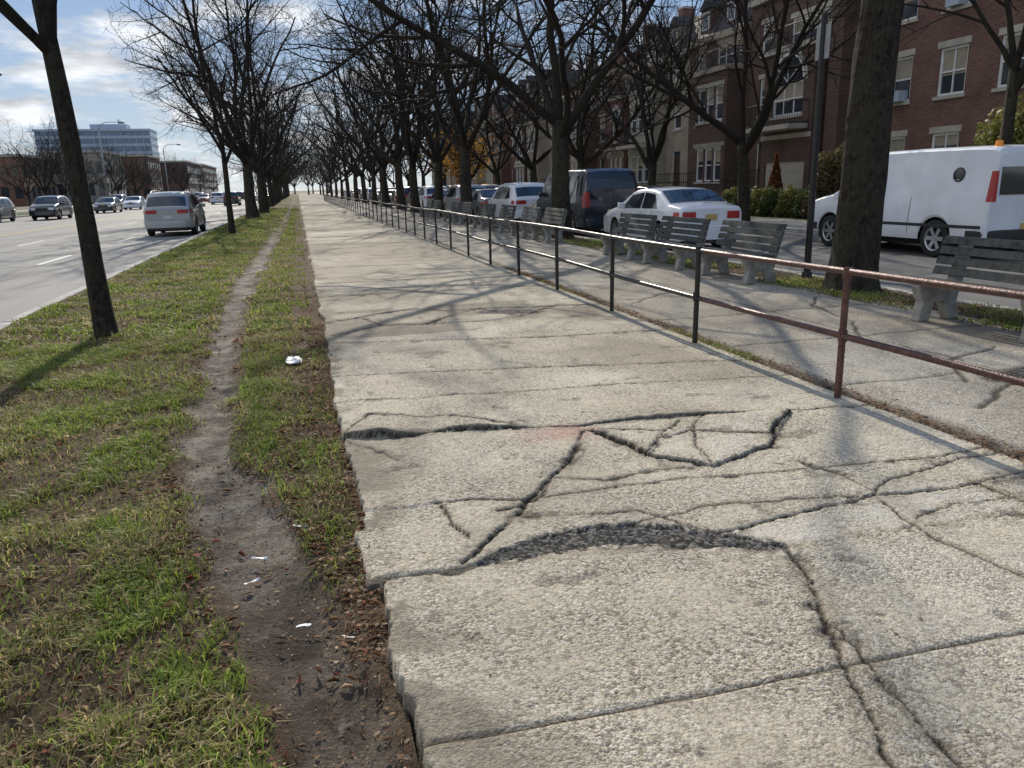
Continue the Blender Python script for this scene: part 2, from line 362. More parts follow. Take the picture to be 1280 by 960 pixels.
def sidewalk_fields(X,Y):
    jx=X+.07*(fbm(X,Y,5,70,5)-.5); jy=Y+.07*(fbm(X,Y,5,90,5)-.5)
    jx+= .024*(fbm(X,Y,38,170,3)-.5); jy+=.024*(fbm(X,Y,38,190,3)-.5)
    Z=.012*(fbm(X,Y,1.1,5,3)-.5)
    crack=np.zeros(X.shape); dirty=np.zeros(X.shape); wn=.15+2.4*fbm(X,Y,26,33,3)*fbm(X,Y,3,36,2)
    brk=sstep(.22,.36,fbm(X,Y,6,39,3))
    for k,(pl,wd,dp) in enumerate(CR):
        if k==0: d=dpoly(X,Y+.006*(fbm(X,Y,12,7,3)-.5),pl); ww=wd*.75; c=1-sstep(ww*.3,ww+.004,d)
        else:
            d=dpoly(jx,jy,pl); ww=wd*wn; c=(1-sstep(ww*.3,ww*1.0+.005,d))*(.5+.5*brk)
            dirty=np.maximum(dirty,(1-sstep(0,.04+wd*4,d)))
        crack=np.maximum(crack,c); Z-=dp*c
    yj2=np.interp(jx,[p[0] for p in J2],[p[1] for p in J2]); yj3=np.interp(jx,[p[0] for p in J3],[p[1] for p in J3])
    near=1-sstep(-.006,.006,jy-yj2)
    Z+=near*(.010+.014*np.clip(1-jx/.7,0,1))
    beyond=sstep(-.006,.006,jy-yj3)
    lift=.055*np.clip(1-np.abs(jx-.34)/.36,0,1)+.036*np.clip(1-np.abs(jx-.98)/.35,0,1)+.022*np.clip(1-np.abs(jx-2.2)/.8,0,1)
    Z+=beyond*lift*np.clip(1-(jy-yj3)/1.6,0,1)
    b2=inpoly(jx,jy,[(1.63,4.33),(1.80,3.76),(2.03,3.5),(2.48,3.67),(3.02,4.26)])
    b3=inpoly(jx,jy,[(2.2,4.05),(2.6,3.85),(3.02,4.26),(2.44,4.36)]); b4=inpoly(jx,jy,[(1.63,4.33),(1.80,3.76),(1.95,4.0)])
    Z+=b2*(.016+.016*(jx-2.3)*.5)+b3*.014*(jx-2.0)+b4*.012
    sunk=inpoly(jx,jy,[(.52,3.5),(.56,3.28),(.61,3.08),(.1,2.8),(.1,3.5)]); Z-=sunk*.008
    P=[(.58,2.80),(.70,2.90),(.9,2.97),(1.2,2.99),(1.5,2.90),(1.72,2.74),(1.86,2.56),(1.76,2.55),(1.5,2.68),(1.25,2.79),(1.0,2.83),(.75,2.80)]
    g=inpoly(jx+.03*(fbm(X,Y,14,141,3)-.5),jy+.06*(fbm(X,Y,14,151,3)-.5),P).astype(float); dd=dpoly(jx,jy,P+[P[0]])
    gr=np.maximum(g*.95,(1-sstep(.0,.06,dd))*(fbm(X,Y,40,44,2)>.55)*.9)
    Z-=g*.010; Z+=g*.016*(fbm(X,Y,45,47,2)-.5)
    crack=crack*(1-g*.8)
    soil=(1-sstep(.015,.05,dpoly(jx,jy+.05*(fbm(X,Y,9,241,3)-.5),[(.1,2.80),(.3,2.79),(.6,2.78)])))
    crack=np.maximum(crack,soil*.7); Z-=soil*.012
    pit=sstep(.66,.72,fbm(X,Y,9,231,3))*dirty; crack=np.maximum(crack,pit*.7); Z-=.008*pit
    pit2=sstep(.73,.77,fbm(X,Y,5,251,4)); crack=np.maximum(crack,pit2*.4); Z-=.004*pit2
    gr=np.maximum(gr,(1-sstep(.10,.22,dpoly(jx,jy,[(2.1,9.1),(2.6,8.95)])+.2*(fbm(X,Y,8,3,3)-.5)))*.85)
    tone=.5+.5*(fbm(X,Y,.9,12,4)-.5)
    lp=inpoly(jx,jy,[(1.66,2.80),(2.5,2.93),(3.35,2.95),(3.45,2.6),(2.0,2.53)]); tone+=lp*.55*(fbm(X,Y,5,81,5)-.2)
    tone+=b2*.16*fbm(X,Y,4,84,3)*2-dirty*.38*fbm(X,Y,10,82,3)*1.4
    el=edge_left(Y); tone-=.6*(1-sstep(0,.3,X-el))*sstep(.4,.6,fbm(X,Y,6,60,4))
    tone-=.5*((Y>8.0)&(Y<9.9))*sstep(.42,.65,fbm(X,Y,1.6,99,4))
    tone-=.06*sstep(6,9,Y)+.3*sstep(.54,.68,fbm(X,Y,.7,199,6))
    stain=(1-sstep(.05,.30,np.hypot((X-1.42)*.8,(Y-4.32)*1.3)+.2*(fbm(X,Y,4,261,4)-.5)))
    Z+=.004*(fbm(X,Y,55,21,2)-.5)
    cut=1-sstep(-.008,.008,X-el-.03*(fbm(X,Y,18,61,3)-.5)); Z=Z*(1-cut)-.09*cut; crack=np.maximum(crack,cut*.8)
    A=np.stack([np.clip(crack,0,1),np.clip(tone,0,1),np.clip(gr,0,1),1-stain],-1)
    return Z,A
xs=np.concatenate([np.arange(.0,3.60,.011),[3.60]])
ys=np.concatenate([np.arange(.7,5.2,.011),np.arange(5.2,14.2,.024)])
X,Y=np.meshgrid(xs,ys); Z,A=sidewalk_fields(X,Y)
structure(gridmesh('sidewalk',xs,ys,Z,{'mask':A},M['conc']))
ysf=np.concatenate([[14.19],np.arange(14.3,60,.10),np.arange(60,420,2.5)]); xsf=np.arange(0,3.61,.06)
X,Y=np.meshgrid(xsf,ysf)
Yj=Y+.5*(fbm(X,Y,1.0,7,5)-.5)
lines=np.mod(Yj,1.75); sel=fbm(np.floor(Yj/1.75)*7.1,X*0,1.0,15,1)
cr=(1-sstep(.02,.10,np.minimum(lines,1.75-lines)))*np.where(sel>.35,.85,.2)*sstep(.3,.5,fbm(X,Y,2,77,3))
el=edge_left(Y); Z=np.where(X<el,-.06,.02*(fbm(X,Y,.7,5,3)-.5))
tone=.40+.9*(fbm(X,Y,.45,12,5)-.5)-.3*sstep(.55,.7,fbm(X,Y,1.1,14,4))
A=np.stack([np.where(X<el,.8,cr),np.clip(tone,0,1),.5*sstep(.66,.74,fbm(X,Y,.8,16,4)),1+0*X],-1)
structure(gridmesh('sidewalk',xsf,ysf,Z,{'mask':A},M['conc']))
xs=np.arange(3.60,6.86,.025); ys=np.concatenate([np.arange(1.0,14,.025),np.arange(14,60,.25),np.arange(60,420,4)])
X,Y=np.meshgrid(xs,ys); jx=X+.1*(fbm(X,Y,4,270,5)-.5); jy=Y+.1*(fbm(X,Y,4,290,5)-.5)
cr=np.zeros(X.shape)
for yy in np.arange(1.6,60,1.55): cr=np.maximum(cr,1-sstep(.006,.022,np.abs(jy-yy+.02*np.sin(yy*7)*(X-5))))
cr=np.maximum(cr,1-sstep(.006,.02,np.abs(jx-5.2)))
for pl in ([(4.2,3.9),(4.9,4.3),(5.6,4.1),(6.6,4.6)],[(5,6),(5.6,6.9),(5.9,8),(6.4,8.6)],[(4,9),(4.6,9.6),(5.2,9.9)],[(4.7,4.5),(5.1,5.1),(5.9,5.4)]):
    cr=np.maximum(cr,1-sstep(.01,.03,dpoly(jx,jy,pl)))
dirt=(1-sstep(.0,.16,X-3.66-.14*(fbm(X,Y,5,61,4)-.4)))
hole=(1-sstep(.1,.2,dpoly(jx,jy,[(5.0,4.45),(5.5,4.6)])))
Z=-.004-.012*cr+.01*(fbm(X,Y,1,5,3)-.5)-.012*dirt
tone=.38+.8*(fbm(X,Y,.8,12,4)-.5)-.5*dirt
A=np.stack([np.clip(cr*.8+dirt*.6,0,1),np.clip(tone,0,1),hole,1+0*X],-1)
structure(gridmesh('path',xs,ys,Z,{'mask':A},M['conc2']))

# ------------------------------------------------------------------ VERGE
PYL=[1.0,1.83,2.64,3.77,4.82,6.5,8.75,14.4,38,70]; PXL=[-.02,-.14,-.38,-.70,-.86,-.94,-1.05,-1.16,-.97,-.84]
PYR=[1.0,2.0,2.64,3.03,3.86,4.70,5.9,7.77,11.2,38,70]; PXR=[.2,.14,.08,.0,-.28,-.46,-.62,-.74,-.84,-.66,-.66]
def pathmask(X,Y):
    n=.34*(fbm(X,Y,2.4,301,6)-.5); L=np.interp(Y,PYL,PXL); R_=np.interp(Y,PYR,PXR)
    s=.08
    return sstep(-s,s,X-L+n)*(1-sstep(-s,s,X-R_+n*1.2))*(1-.5*sstep(20,40,Y))
def vz(X,Y):
    z=-.035+.06*(fbm(X,Y,1.1,310,4)-.5)+.035*(fbm(X,Y,7,330,4)-.5)
    p=pathmask(X,Y); z=z*(1-p)+p*(-.062+.05*(fbm(X,Y,2.5,340,5)-.5)+.018*(fbm(X,Y,14,347,3)-.5))
    z=z+.03*(1-sstep(0,.5,X+3.55)); return z
def grassmask(X,Y):
    g=sstep(.44,.56,fbm(X,Y,2.4,350,5)+.05*(X<-1.5)); p=pathmask(X,Y)
    Lp=np.interp(Y,PYL,PXL); Rp=np.interp(Y,PYR,PXR)
    left=X<Lp
    gl=np.maximum(g,.14)*sstep(0,.4,Lp-X+.14)
    strip=(~left)*sstep(3.9,4.9,Y)*(sstep(.02,.12,X-Rp))*(1-sstep(-.26,-.06,X+.16*fbm(X,Y,3,371,3)))*np.clip(g+.3,0,1)
    gr=(~left)*g*.35*sstep(2.6,3.6,Y)
    return np.clip(np.where(left,gl,np.maximum(strip,gr))*(1-p),0,1)
def verge_mat():
    m,nt,b=newmat('soil_and_turf'); co=coords(nt); at=N(nt,'ShaderNodeAttribute',attribute_name='mask')
    sp=N(nt,'ShaderNodeSeparateColor'); nt.links.new(at.outputs['Color'],sp.inputs[0])
    n1=noise(nt,co,9,8,.7); n2=noise(nt,co,60,5,.7)
    soil=mixc(nt,ramp(nt,n1,.35,.65),(.07,.046,.028),(.17,.12,.075))
    soil=mixc(nt,ramp(nt,n2,.52,.66,0,.6),soil,(.27,.20,.125))
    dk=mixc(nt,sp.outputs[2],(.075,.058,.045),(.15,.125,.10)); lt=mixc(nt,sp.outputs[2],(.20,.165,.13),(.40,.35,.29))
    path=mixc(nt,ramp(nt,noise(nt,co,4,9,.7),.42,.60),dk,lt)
    path=mixc(nt,ramp(nt,n2,.53,.66,0,.7),path,(.05,.037,.028))
    path=mixc(nt,ramp(nt,n1,.57,.68,0,.6),path,(.38,.335,.28))
    path=mixc(nt,ramp(nt,noise(nt,co,22,6,.75),.58,.66,0,.65),path,(.06,.042,.03))
    turf=mixc(nt,ramp(nt,n2,.35,.6),(.08,.07,.028),(.15,.17,.04))
    turf=mixc(nt,ramp(nt,noise(nt,co,1.1,6,.7),.45,.62,0,.6),turf,(.20,.16,.07))
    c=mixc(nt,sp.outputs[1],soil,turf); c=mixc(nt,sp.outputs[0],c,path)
    nt.links.new(c,b.inputs['Base Color']); b.inputs['Roughness'].default_value=.9; b.inputs['Specular IOR Level'].default_value=.15
    bump(nt,b,math2(nt,'ADD',math2(nt,'ADD',n1,n2),noise(nt,co,28,6,.7)),1.0,.035); return m
M['verge']=verge_mat()
xs=np.arange(-3.56,.20,.022); ys=np.concatenate([np.arange(.6,12,.024),np.arange(12,60,.25),np.arange(60,420,4)])
X,Y=np.meshgrid(xs,ys); Z=vz(X,Y)
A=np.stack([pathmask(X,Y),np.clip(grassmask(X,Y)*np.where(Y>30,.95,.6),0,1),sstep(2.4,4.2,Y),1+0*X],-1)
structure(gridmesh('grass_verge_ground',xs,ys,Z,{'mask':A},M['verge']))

def rawmesh(name,V,faces_idx,size,colors,mat):
    me=bpy.data.meshes.new(name); me.vertices.add(len(V)); me.vertices.foreach_set('co',V.astype(np.float32).ravel())
    me.loops.add(faces_idx.size); me.loops.foreach_set('vertex_index',faces_idx.astype(np.int32).ravel())
    nf=faces_idx.size//size; me.polygons.add(nf); me.polygons.foreach_set('loop_start',np.arange(0,nf*size,size,dtype=np.int32))
    me.update(calc_edges=True)
    a=me.color_attributes.new('Col','FLOAT_COLOR','POINT'); a.data.foreach_set('color',np.concatenate([colors,np.ones((len(colors),1))],1).astype(np.float32).ravel())
    me.materials.append(mat); return link(name,me)
M['blade']=attrmat('grass_blade','Col',.5,.5); M['leaf']=attrmat('dead_leaf','Col',.8,.35,.15)
def blades(name,n,x0,x1,y0,y1,h0,h1,wd,maskf,zf,seed,ypow=1.0,vis=True):
    R=np.random.RandomState(seed)
    n2=int(n*4.6); x=x0+(x1-x0)*R.rand(n2); y=y0+(y1-y0)*R.rand(n2)**ypow
    cx=np.round(x/.11)*.11+.07*(vnoise(x*5,y*5,9)-.5); cy=np.round(y/.11)*.11+.07*(vnoise(x*5,y*5,10)-.5)
    k=R.rand(n2)<.5; x=np.where(k,x+(cx-x)*.7*R.rand(n2),x); y=np.where(k,y+(cy-y)*.7*R.rand(n2),y)
    keep=(R.rand(n2)<maskf(x,y))
    if vis: keep&=(x>-.52*y-.7)
    x=x[keep][:n]; y=y[keep][:n]; n=len(x)
    z=zf(x,y); h=(h0+(h1-h0)*R.rand(n)**1.7)*(.35+1.3*fbm(x,y,3.5,401,4))
    a=R.rand(n)*2*np.pi; b=a+np.pi/2+R.randn(n)*.5; ln=h*(.3+1.3*R.rand(n))
    wx,wy=np.cos(a)*wd*(.6+.8*R.rand(n)),np.sin(a)*wd*(.6+.8*R.rand(n))
    mx,my=x+np.cos(b)*ln*.35,y+np.sin(b)*ln*.35; tx,ty=x+np.cos(b)*ln,y+np.sin(b)*ln
    V=np.stack([np.stack([x-wx,y-wy,z-.005],-1),np.stack([x+wx,y+wy,z-.005],-1),
                np.stack([mx+wx*.8,my+wy*.8,z+h*.6],-1),np.stack([mx-wx*.8,my-wy*.8,z+h*.6],-1),np.stack([tx,ty,z+h*(1-.4*R.rand(n))],-1)],1).reshape(-1,3)
    i=np.arange(n)[:,None]*5
    F_=np.concatenate([i+np.array([[0,1,2]]),i+np.array([[0,2,3]]),i+np.array([[3,2,4]])],1).reshape(-1,3)
    t=R.rand(n,1); dry=(R.rand(n,1)<(.18+.45*(fbm(x,y,1.9,411,4)[:,None]<.47)))
    c=np.array([[.14,.21,.03]])*(1-t)+np.array([[.33,.41,.07]])*t
    c=np.where(dry,np.array([[.46,.37,.19]])*(.5+.7*t),c); c=c*(.6+.8*fbm(x,y,1.6,421,4)[:,None])
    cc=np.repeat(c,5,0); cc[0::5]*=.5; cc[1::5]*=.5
    o=rawmesh(name,V,F_,3,cc,M['blade']); o['kind']='stuff'; o['label']='patchy short green grass with dry blades'; return o
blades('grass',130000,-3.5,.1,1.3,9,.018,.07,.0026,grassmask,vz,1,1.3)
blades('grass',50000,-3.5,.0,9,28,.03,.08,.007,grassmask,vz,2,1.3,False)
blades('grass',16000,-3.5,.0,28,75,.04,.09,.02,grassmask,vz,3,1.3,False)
def weedmask(x,y):
    d=np.minimum.reduce([dpoly(x,y,J3),dpoly(x,y,[(3.02,4.26),(2.75,4.0),(2.48,3.67)]),dpoly(x,y,J2)+.01,dpoly(x,y,[(.1,9.1),(.9,9.6),(1.68,9.42),(3.7,9.1)])])
    return (d<.022)*(fbm(x,y,2.5,611,3)>.56)*1.0
blades('weeds',260,.15,3.5,2.3,9.8,.008,.028,.0022,weedmask,lambda x,y:x*0+.004,12,1,False)
def leaves(name,n,x0,x1,y0,y1,s0,s1,densf,zf,seed,ypow=1.2,lift=.012,wide=.3):
    R=np.random.RandomState(seed); n2=n*4
    x=x0+(x1-x0)*R.rand(n2); y=y0+(y1-y0)*R.rand(n2)**ypow; k=R.rand(n2)<densf(x,y); x=x[k][:n]; y=y[k][:n]; n=len(x)
    z=zf(x,y)+lift*R.rand(n)+.003; s=s0+(s1-s0)*R.rand(n)**2; a=R.rand(n)*2*np.pi
    ux,uy=np.cos(a),np.sin(a); vx,vy=-uy,ux; wd=wide*(.4+1.2*R.rand(n)); cu=(R.rand(n)-.1)*.8; t1=R.randn(n)*.15
    def P(p,q,h): return np.stack([x+ux*s*p+vx*s*q*wd,y+uy*s*p+vy*s*q*wd,z+np.abs(h*s*cu)*.6+s*p*t1*.6+.0],-1)
    V=np.stack([P(-.5,0,0),P(-.1,1,1),P(.25,.7,.8),P(.5,0,.3),P(.2,-.8,.9),P(-.15,-1,1)],1).reshape(-1,3)
    i=np.arange(n)[:,None]*6
    F_=np.concatenate([i+np.array([[0,3,2,1]]),i+np.array([[0,5,4,3]])],1).reshape(-1,4)
    pal=np.array([[.26,.14,.075],[.36,.23,.13],[.17,.10,.06],[.50,.37,.24],[.30,.17,.09],[.28,.10,.06],[.42,.30,.19]])
    c=pal[R.randint(0,len(pal),n)]*(.55+.7*R.rand(n,1)); o=rawmesh(name,V,F_,4,np.repeat(c,6,0),M['leaf'])
    o['kind']='stuff'; o['label']='scattered dry brown fallen leaves'; return o
def ld(x,y,pm=.9):
    Rp=np.interp(y,PYR,PXR); Lp=np.interp(y,PYL,PXL)
    d=.12+.3*sstep(.50,.66,fbm(x,y,1.6,501,4)); 
    d=d+np.where(x>Rp-.03,.6*sstep(.38,.6,fbm(x,y,3,511,3)),0)+.5*np.exp(-((x-.04)/.10)**2)
    d=d+.3*np.exp(-((x-Lp+.05)/.10)**2); d=d*(1-pm*pathmask(x,y)); return np.clip(d,0,1)
leaves('fallen_leaves',27000,-3.5,.17,1.2,12,.006,.026,ld,vz,61,1.3,.016)
leaves('fallen_leaves',12000,-3.5,.17,1.2,9,.015,.06,lambda x,y:ld(x,y,.72),vz,71,1.3,.008,.04)
leaves('fallen_leaves',3500,-1.3,.17,1.2,8,.004,.014,lambda x,y:pathmask(x,y),vz,73,1.2,.004)
leaves('fallen_leaves',3500,-3.5,.17,12,40,.03,.06,ld,vz,62,1.0)
leaves('fallen_leaves',420,-3.0,.1,1.2,8,.028,.05,lambda x,y:np.full(x.shape,.7)*(1-.93*pathmask(x,y)),vz,66,1.2,.035)
leaves('fallen_leaves',4500,3.58,4.0,2.2,14,.01,.035,lambda x,y:np.exp(-((x-3.66)/.09)**2)*(.3+fbm(x,y,2,5,3)),lambda x,y:x*0-.008,63,1.0)
leaves('fallen_leaves',420,.2,3.5,1.2,12,.006,.02,lambda x,y:.10+.85*np.exp(-((x-.2)/.15)**2),lambda x,y:x*0+.009,64,1.0,.002)
leaves('fallen_leaves',2500,6.3,7.6,3,22,.03,.06,lambda x,y:np.clip((x-6.2),.1,1),lambda x,y:x*0+.01,65,1.0)
blades('grass',2600,3.56,3.72,5.2,12,.015,.04,.003,lambda x,y:(fbm(x,y,1.6,7,3)>.52)*1.0,lambda x,y:x*0-.01,8,1,False)
blades('grass',22000,6.55,7.58,3.0,20,.02,.065,.006,lambda x,y:np.clip((fbm(x,y,1.2,17,3)-.38)*3,0,1)*sstep(6.5,6.9,x+.2*fbm(x,y,3,3,2)),lambda x,y:x*0+.0,9,1,False)
def crumple(name,label,loc,sx,sy,sz,seed,cat='litter'):
    R=random.Random(seed); mb=MB(); P=[]
    for i in range(9):
        row=[]
        for j in range(12):
            th=math.pi*i/8; ph=2*math.pi*j/12; k=.75+.5*R.random()
            row.append((sx*math.sin(th)*math.cos(ph)*k,sy*math.sin(th)*math.sin(ph)*k,sz*(1-math.cos(th))*.5*k))
        P.append(row)
    mb.grid(P,closed=True); e=link(name,mb.mesh(name,[M['paper']])); e.location=loc; e.rotation_euler=(0,0,R.random()*3)
    e['label']=label; e['category']=cat
crumple('crumpled_paper','crumpled white paper scrap lying in the grass strip',(-.17,7.16,-.03),.13,.07,.05,1)
def shard(loc,l,wd,rz,seed):
    R=random.Random(seed); mb=MB()
    P=[[(-l/2+l*i/4, (-wd/2+wd*j)*(.6+.6*R.random()), .006+.01*R.random()) for j in range(2)] for i in range(5)]
    mb.grid(P); e=link('paper_scrap',mb.mesh('paper_scrap',[M['paper']])); e.location=loc; e.rotation_euler=(0,0,rz); e['label']='torn white paper scrap on the dirt path'; e['category']='litter'; e['group']='paper scraps on the dirt path'
for i,(x,y) in enumerate([(-.32,3.01),(-.12,2.61),(.03,2.49),(-.13,3.5),(-.30,3.22)]):
    shard((x,y,-.042),.05+.05*rnd.random(),.012+.008*rnd.random(),rnd.uniform(-.6,1.2),i+5)

# ------------------------------------------------------------------ ROADS & GROUND
def asphalt(name,c=(.10,.10,.10)):
    m,nt,b=newmat(name); co=coords(nt)
    mp=N(nt,'ShaderNodeMapping'); nt.links.new(co,mp.inputs[0]); mp.inputs['Scale'].default_value=(1,.06,1)
    st=noise(nt,mp.outputs[0],.9,5); n2=noise(nt,co,70,4,.7); n3=noise(nt,co,.35,6)
    c1=mixc(nt,ramp(nt,st,.35,.65),tuple(k*.8 for k in c),tuple(k*1.25 for k in c))
    c1=mixc(nt,ramp(nt,n2,.45,.7,0,.5),c1,tuple(k*1.9 for k in c)); c1=mixc(nt,ramp(nt,n3,.5,.68,0,.4),c1,tuple(k*.7 for k in c))
    nt.links.new(c1,b.inputs['Base Color']); b.inputs['Roughness'].default_value=.78; b.inputs['Specular IOR Level'].default_value=.3; bump(nt,b,n2,.5,.006); return m
M['asph']=asphalt('asphalt',(.19,.183,.17)); M['asph2']=asphalt('street_asphalt',(.13,.127,.12))
M['soil']=simple('bare_ground',(.11,.10,.06),.95,0,.4,.3,.5,8)
M['lawn']=simple('winter_lawn',(.085,.10,.035),.95,0,.5,1.5,.6,30)
M['paint']=simple('worn_road_paint',(.68,.68,.66),.7,0,.25,8)
M['ypaint']=simple('worn_yellow_paint',(.5,.36,.06),.7,0,.25,8)
M['sidew']=simple('far_pavement',(.3,.285,.26),.85,0,.25,1.5,.3,40)
def sheet(name,x0,x1,y0,y1,z,mat):
    mb=MB(); mb.quad((x0,y0,z),(x1,y0,z),(x1,y1,z),(x0,y1,z)); return structure(link(name,mb.mesh(name,[mat])))
sheet('ground',-3000,3000,-800,4500,-.150,M['soil'])
sheet('road',-23,-3.69,-8,600,-.130,M['asph'])
sheet('street',7.74,14.42,-8,600,-.128,M['asph2'])
sheet('pavement',14.56,17.3,-8,600,-.004,M['sidew'])
sheet('front_yards_ground',17.3,23.0,-8,600,-.008,M['lawn'])
sheet('tree_strip_ground',6.84,7.62,-8,600,-.012,M['verge'])
sheet('opposite_verge_ground',-30,-23.14,-8,600,-.010,M['lawn'])
sheet('opposite_pavement',-34,-30,-8,600,-.006,M['sidew'])
def kerb(x0,x1):
    mb=MB(); y=-6
    while y<400:
        l=2.4 if y<60 else 30; dx=rnd.uniform(-.008,.008); dz=rnd.uniform(-.008,.006)
        mb.prism_y([(x0+dx,-.145),(x0+dx,.0+dz),(x0+.02+dx,.012+dz),(x1-.02+dx,.012+dz),(x1+dx,.0+dz),(x1+dx,-.145)],y+.006,y+l-.006); y+=l
    structure(link('kerb',mb.mesh('kerb',[M['kerb']])))
kerb(-3.70,-3.55); kerb(7.61,7.76); kerb(14.41,14.57); kerb(-23.15,-22.99)
mb=MB()
for xl in (-6.4,-9.6,-16.2,-19.4):
    y=3.6
    while y<330: mb.quad((xl-.06,y,-.126),(xl+.06,y,-.126),(xl+.06,y+3,-.126),(xl-.06,y+3,-.126)); y+=9.05
structure(link('lane_markings',mb.mesh('lane_markings',[M['paint']])))
mb=MB()
for xl in (-12.9,-13.2): mb.quad((xl-.05,-8,-.126),(xl+.05,-8,-.126),(xl+.05,400,-.126),(xl-.05,400,-.126))
structure(link('centre_line',mb.mesh('centre_line',[M['ypaint']])))

# ------------------------------------------------------------------ RAILING
e=thing('metal_railing','two-rail metal pipe railing, rusty brown nearby, along the pavement','railing',(3.52,4.43,0))
FH=.88; ps=[2.35,4.43]+[4.43+2.07*i for i in range(1,55)]
def railh(y): return .0+.012*math.sin(y*.7)
for z,nm in ((FH,'top_rail'),(.44,'middle_rail')):
    for (a,b,mk) in ((-3,6.38,'rust'),(6.38,116,'black')):
        mb=MB(); yy=[a+(b-a)*i/60 for i in range(61)] if b>10 else [a+(b-a)*i/12 for i in range(13)]
        mb.tube([(.012*math.sin(t*1.3),t-4.43,z+railh(t)) for t in yy],[.023]*len(yy),10)
        part(mb,nm,M[mk],e,True,60,label='rusty brown '+nm.replace('_',' ') if mk=='rust' else 'black painted '+nm.replace('_',' '))
for i,y in enumerate(ps):
    mb=MB(); lx=rnd.uniform(-.012,.012)
    mb.tube([(0,y-4.43,-.05),(lx,y-4.43,FH-.01)],[.025,.024],10); mb.tube([(lx,y-4.43,FH-.05),(lx,y-4.43,FH+.026)],[.031,.031],10)
    mb.tube([(0,y-4.43,.40),(0,y-4.43,.48)],[.031,.031],10)
    part(mb,'post',M['rust'] if y<5 else M['black'],e,True,50)

# ------------------------------------------------------------------ BENCHES
def bench(y0,L=1.75):
    e=thing('park_bench','park bench with weathered grey slats on pale concrete supports','bench',(6.1,y0,0),0,'benches facing the path')
    for yy in (.14,L-.30):
        mb=MB(); mb.prism_y([(.06,0),(.10,.20),(.02,.36),(.02,.405),(.46,.375),(.60,.84),(.68,.83),(.56,.34),(.52,.2),(.58,0),(.44,0),(.36,.2),(.24,.2),(.2,0)],yy,yy+.12)
        o=part(mb,'leg',M['benchconc'],e); bv=o.modifiers.new('b','BEVEL'); bv.width=.012; bv.segments=2
    mb=MB()
    for i in range(5):
        x=.0+i*.092; z=.408-.0065*i; mb.box(x,x+.07,0,L,z,z+.035)
    o=part(mb,'seat',M['slat'],e); o.modifiers.new('b','BEVEL').width=.005
    mb=MB()
    for i in range(4):
        z=.46+i*.105; x=.455+(z-.40)*.31; mb.prism_y([(x-.03,z),(x+.005,z),(x+.035,z+.08),(x,z+.08)],0,L)
    o=part(mb,'backrest',M['slat'],e); o.modifiers.new('b','BEVEL').width=.005
    return e
b0=bench(5.15)
for y0 in (9.85,12.0,14.05,19.4,21.6,24.5,27,31,33.4,38,40.4):
    copy_thing(b0,(6.1+rnd.uniform(-.04,.04),y0,0),rnd.uniform(-.02,.02))

# ------------------------------------------------------------------ TREES
def gen_tree(seed,H,r0,th,levels=4,spread=38,lean=(0,0),nlimb=5,kside=12,flare=1.5,tw=.006,counts=(0,7,6,5,4),wig=.17):
    R=random.Random(seed); T=MB(); C=MB()
    ph=[R.random()*6 for _ in range(6)]
    def wob(i,j,t,p): return 1+.06*math.sin(3*t+ph[0]+p.z*1.3)+.05*math.sin(5*t+ph[1]+p.z*2)+.035*math.sin(11*t+p.z*5+ph[2])
    zs=[0,.08,.2,.4,.8]+[.8+(th-.8)*k/6 for k in range(1,7)]
    pts=[];rad=[]
    for z in zs:
        q=z/th; pts.append((lean[0]*z+.03*r0*8*math.sin(q*3+ph[3])*q,lean[1]*z+.03*r0*8*math.sin(q*2.4+ph[4])*q,z-.06))
        rad.append(r0*(1-.26*q)*(1+(flare-1)*math.exp(-z/.22)))
    T.tube(pts,rad,kside,wob=wob)
    sides=[8,8,6,4,3,3]
    def br(p,d,L,r_,lev):
        ns=max(4,min(10,int(L/.45))) if lev<3 else 3
        pts=[p]; rad=[r_]; q=p.copy(); dd=d.copy()
        for i in range(ns):
            dd=(dd+Vector((R.uniform(-1,1),R.uniform(-1,1),R.uniform(-.8,1)))*(wig if lev<3 else .28)+Vector((0,0,.035 if lev<3 else .01))).normalized()
            q=q+dd*(L/ns); pts.append(q.copy()); rad.append(max(tw*.6,r_*(1-.72*(i+1)/ns)))
        C.tube(pts,rad,sides[lev],cap=False)
        if lev<levels:
            n=counts[lev]
            for k in range(n):
                t=.2+.8*(k+R.random())/n; idx=min(ns-1,int(t*ns)); fr=t*ns-idx
                fr=min(1,max(0,fr)); pp=pts[idx].lerp(pts[idx+1],fr); rr=rad[idx]*(1-fr)+rad[idx+1]*fr
                ax=(pts[idx+1]-pts[idx]).normalized(); pe=ax.orthogonal().normalized(); pe.rotate(Matrix.Rotation(R.uniform(0,6.283),3,ax))
                an=D2R(R.uniform(30,68)); nd=(ax*math.cos(an)+pe*math.sin(an)); nd.z+=.04 if lev<3 else -.1; nd.normalize()
                br(pp,nd,L*R.uniform(.38,.64)*(1.08-.45*t),max(tw,rr*R.uniform(.5,.72)),lev+1)
    for k in range(nlimb):
        az=2*math.pi*(k+R.uniform(-.25,.25))/nlimb; an=D2R(R.uniform(.55,1.25)*spread) if k else D2R(10)
        d=Vector((math.sin(an)*math.cos(az),math.sin(an)*math.sin(az),math.cos(an)))
        st=Vector(pts[-1 if k<3 else -2]); br(st-Vector((0,0,.1)),d,(H-th)*R.uniform(.72,1.0),rad[-1]*R.uniform(.5,.78),1)
    return T.mesh('trunk',[M['bark']],True),C.mesh('crown',[M['twig']],True)
GT='bare street trees along the avenue'
def place_tree(meshes,loc,rz,sc,label,group=GT,name='bare_tree'):
    e=thing(name,label,'tree',loc,rz,group); e.scale=(sc,sc,sc)
    link('trunk',meshes[0],e); link('crown',meshes[1],e); return e
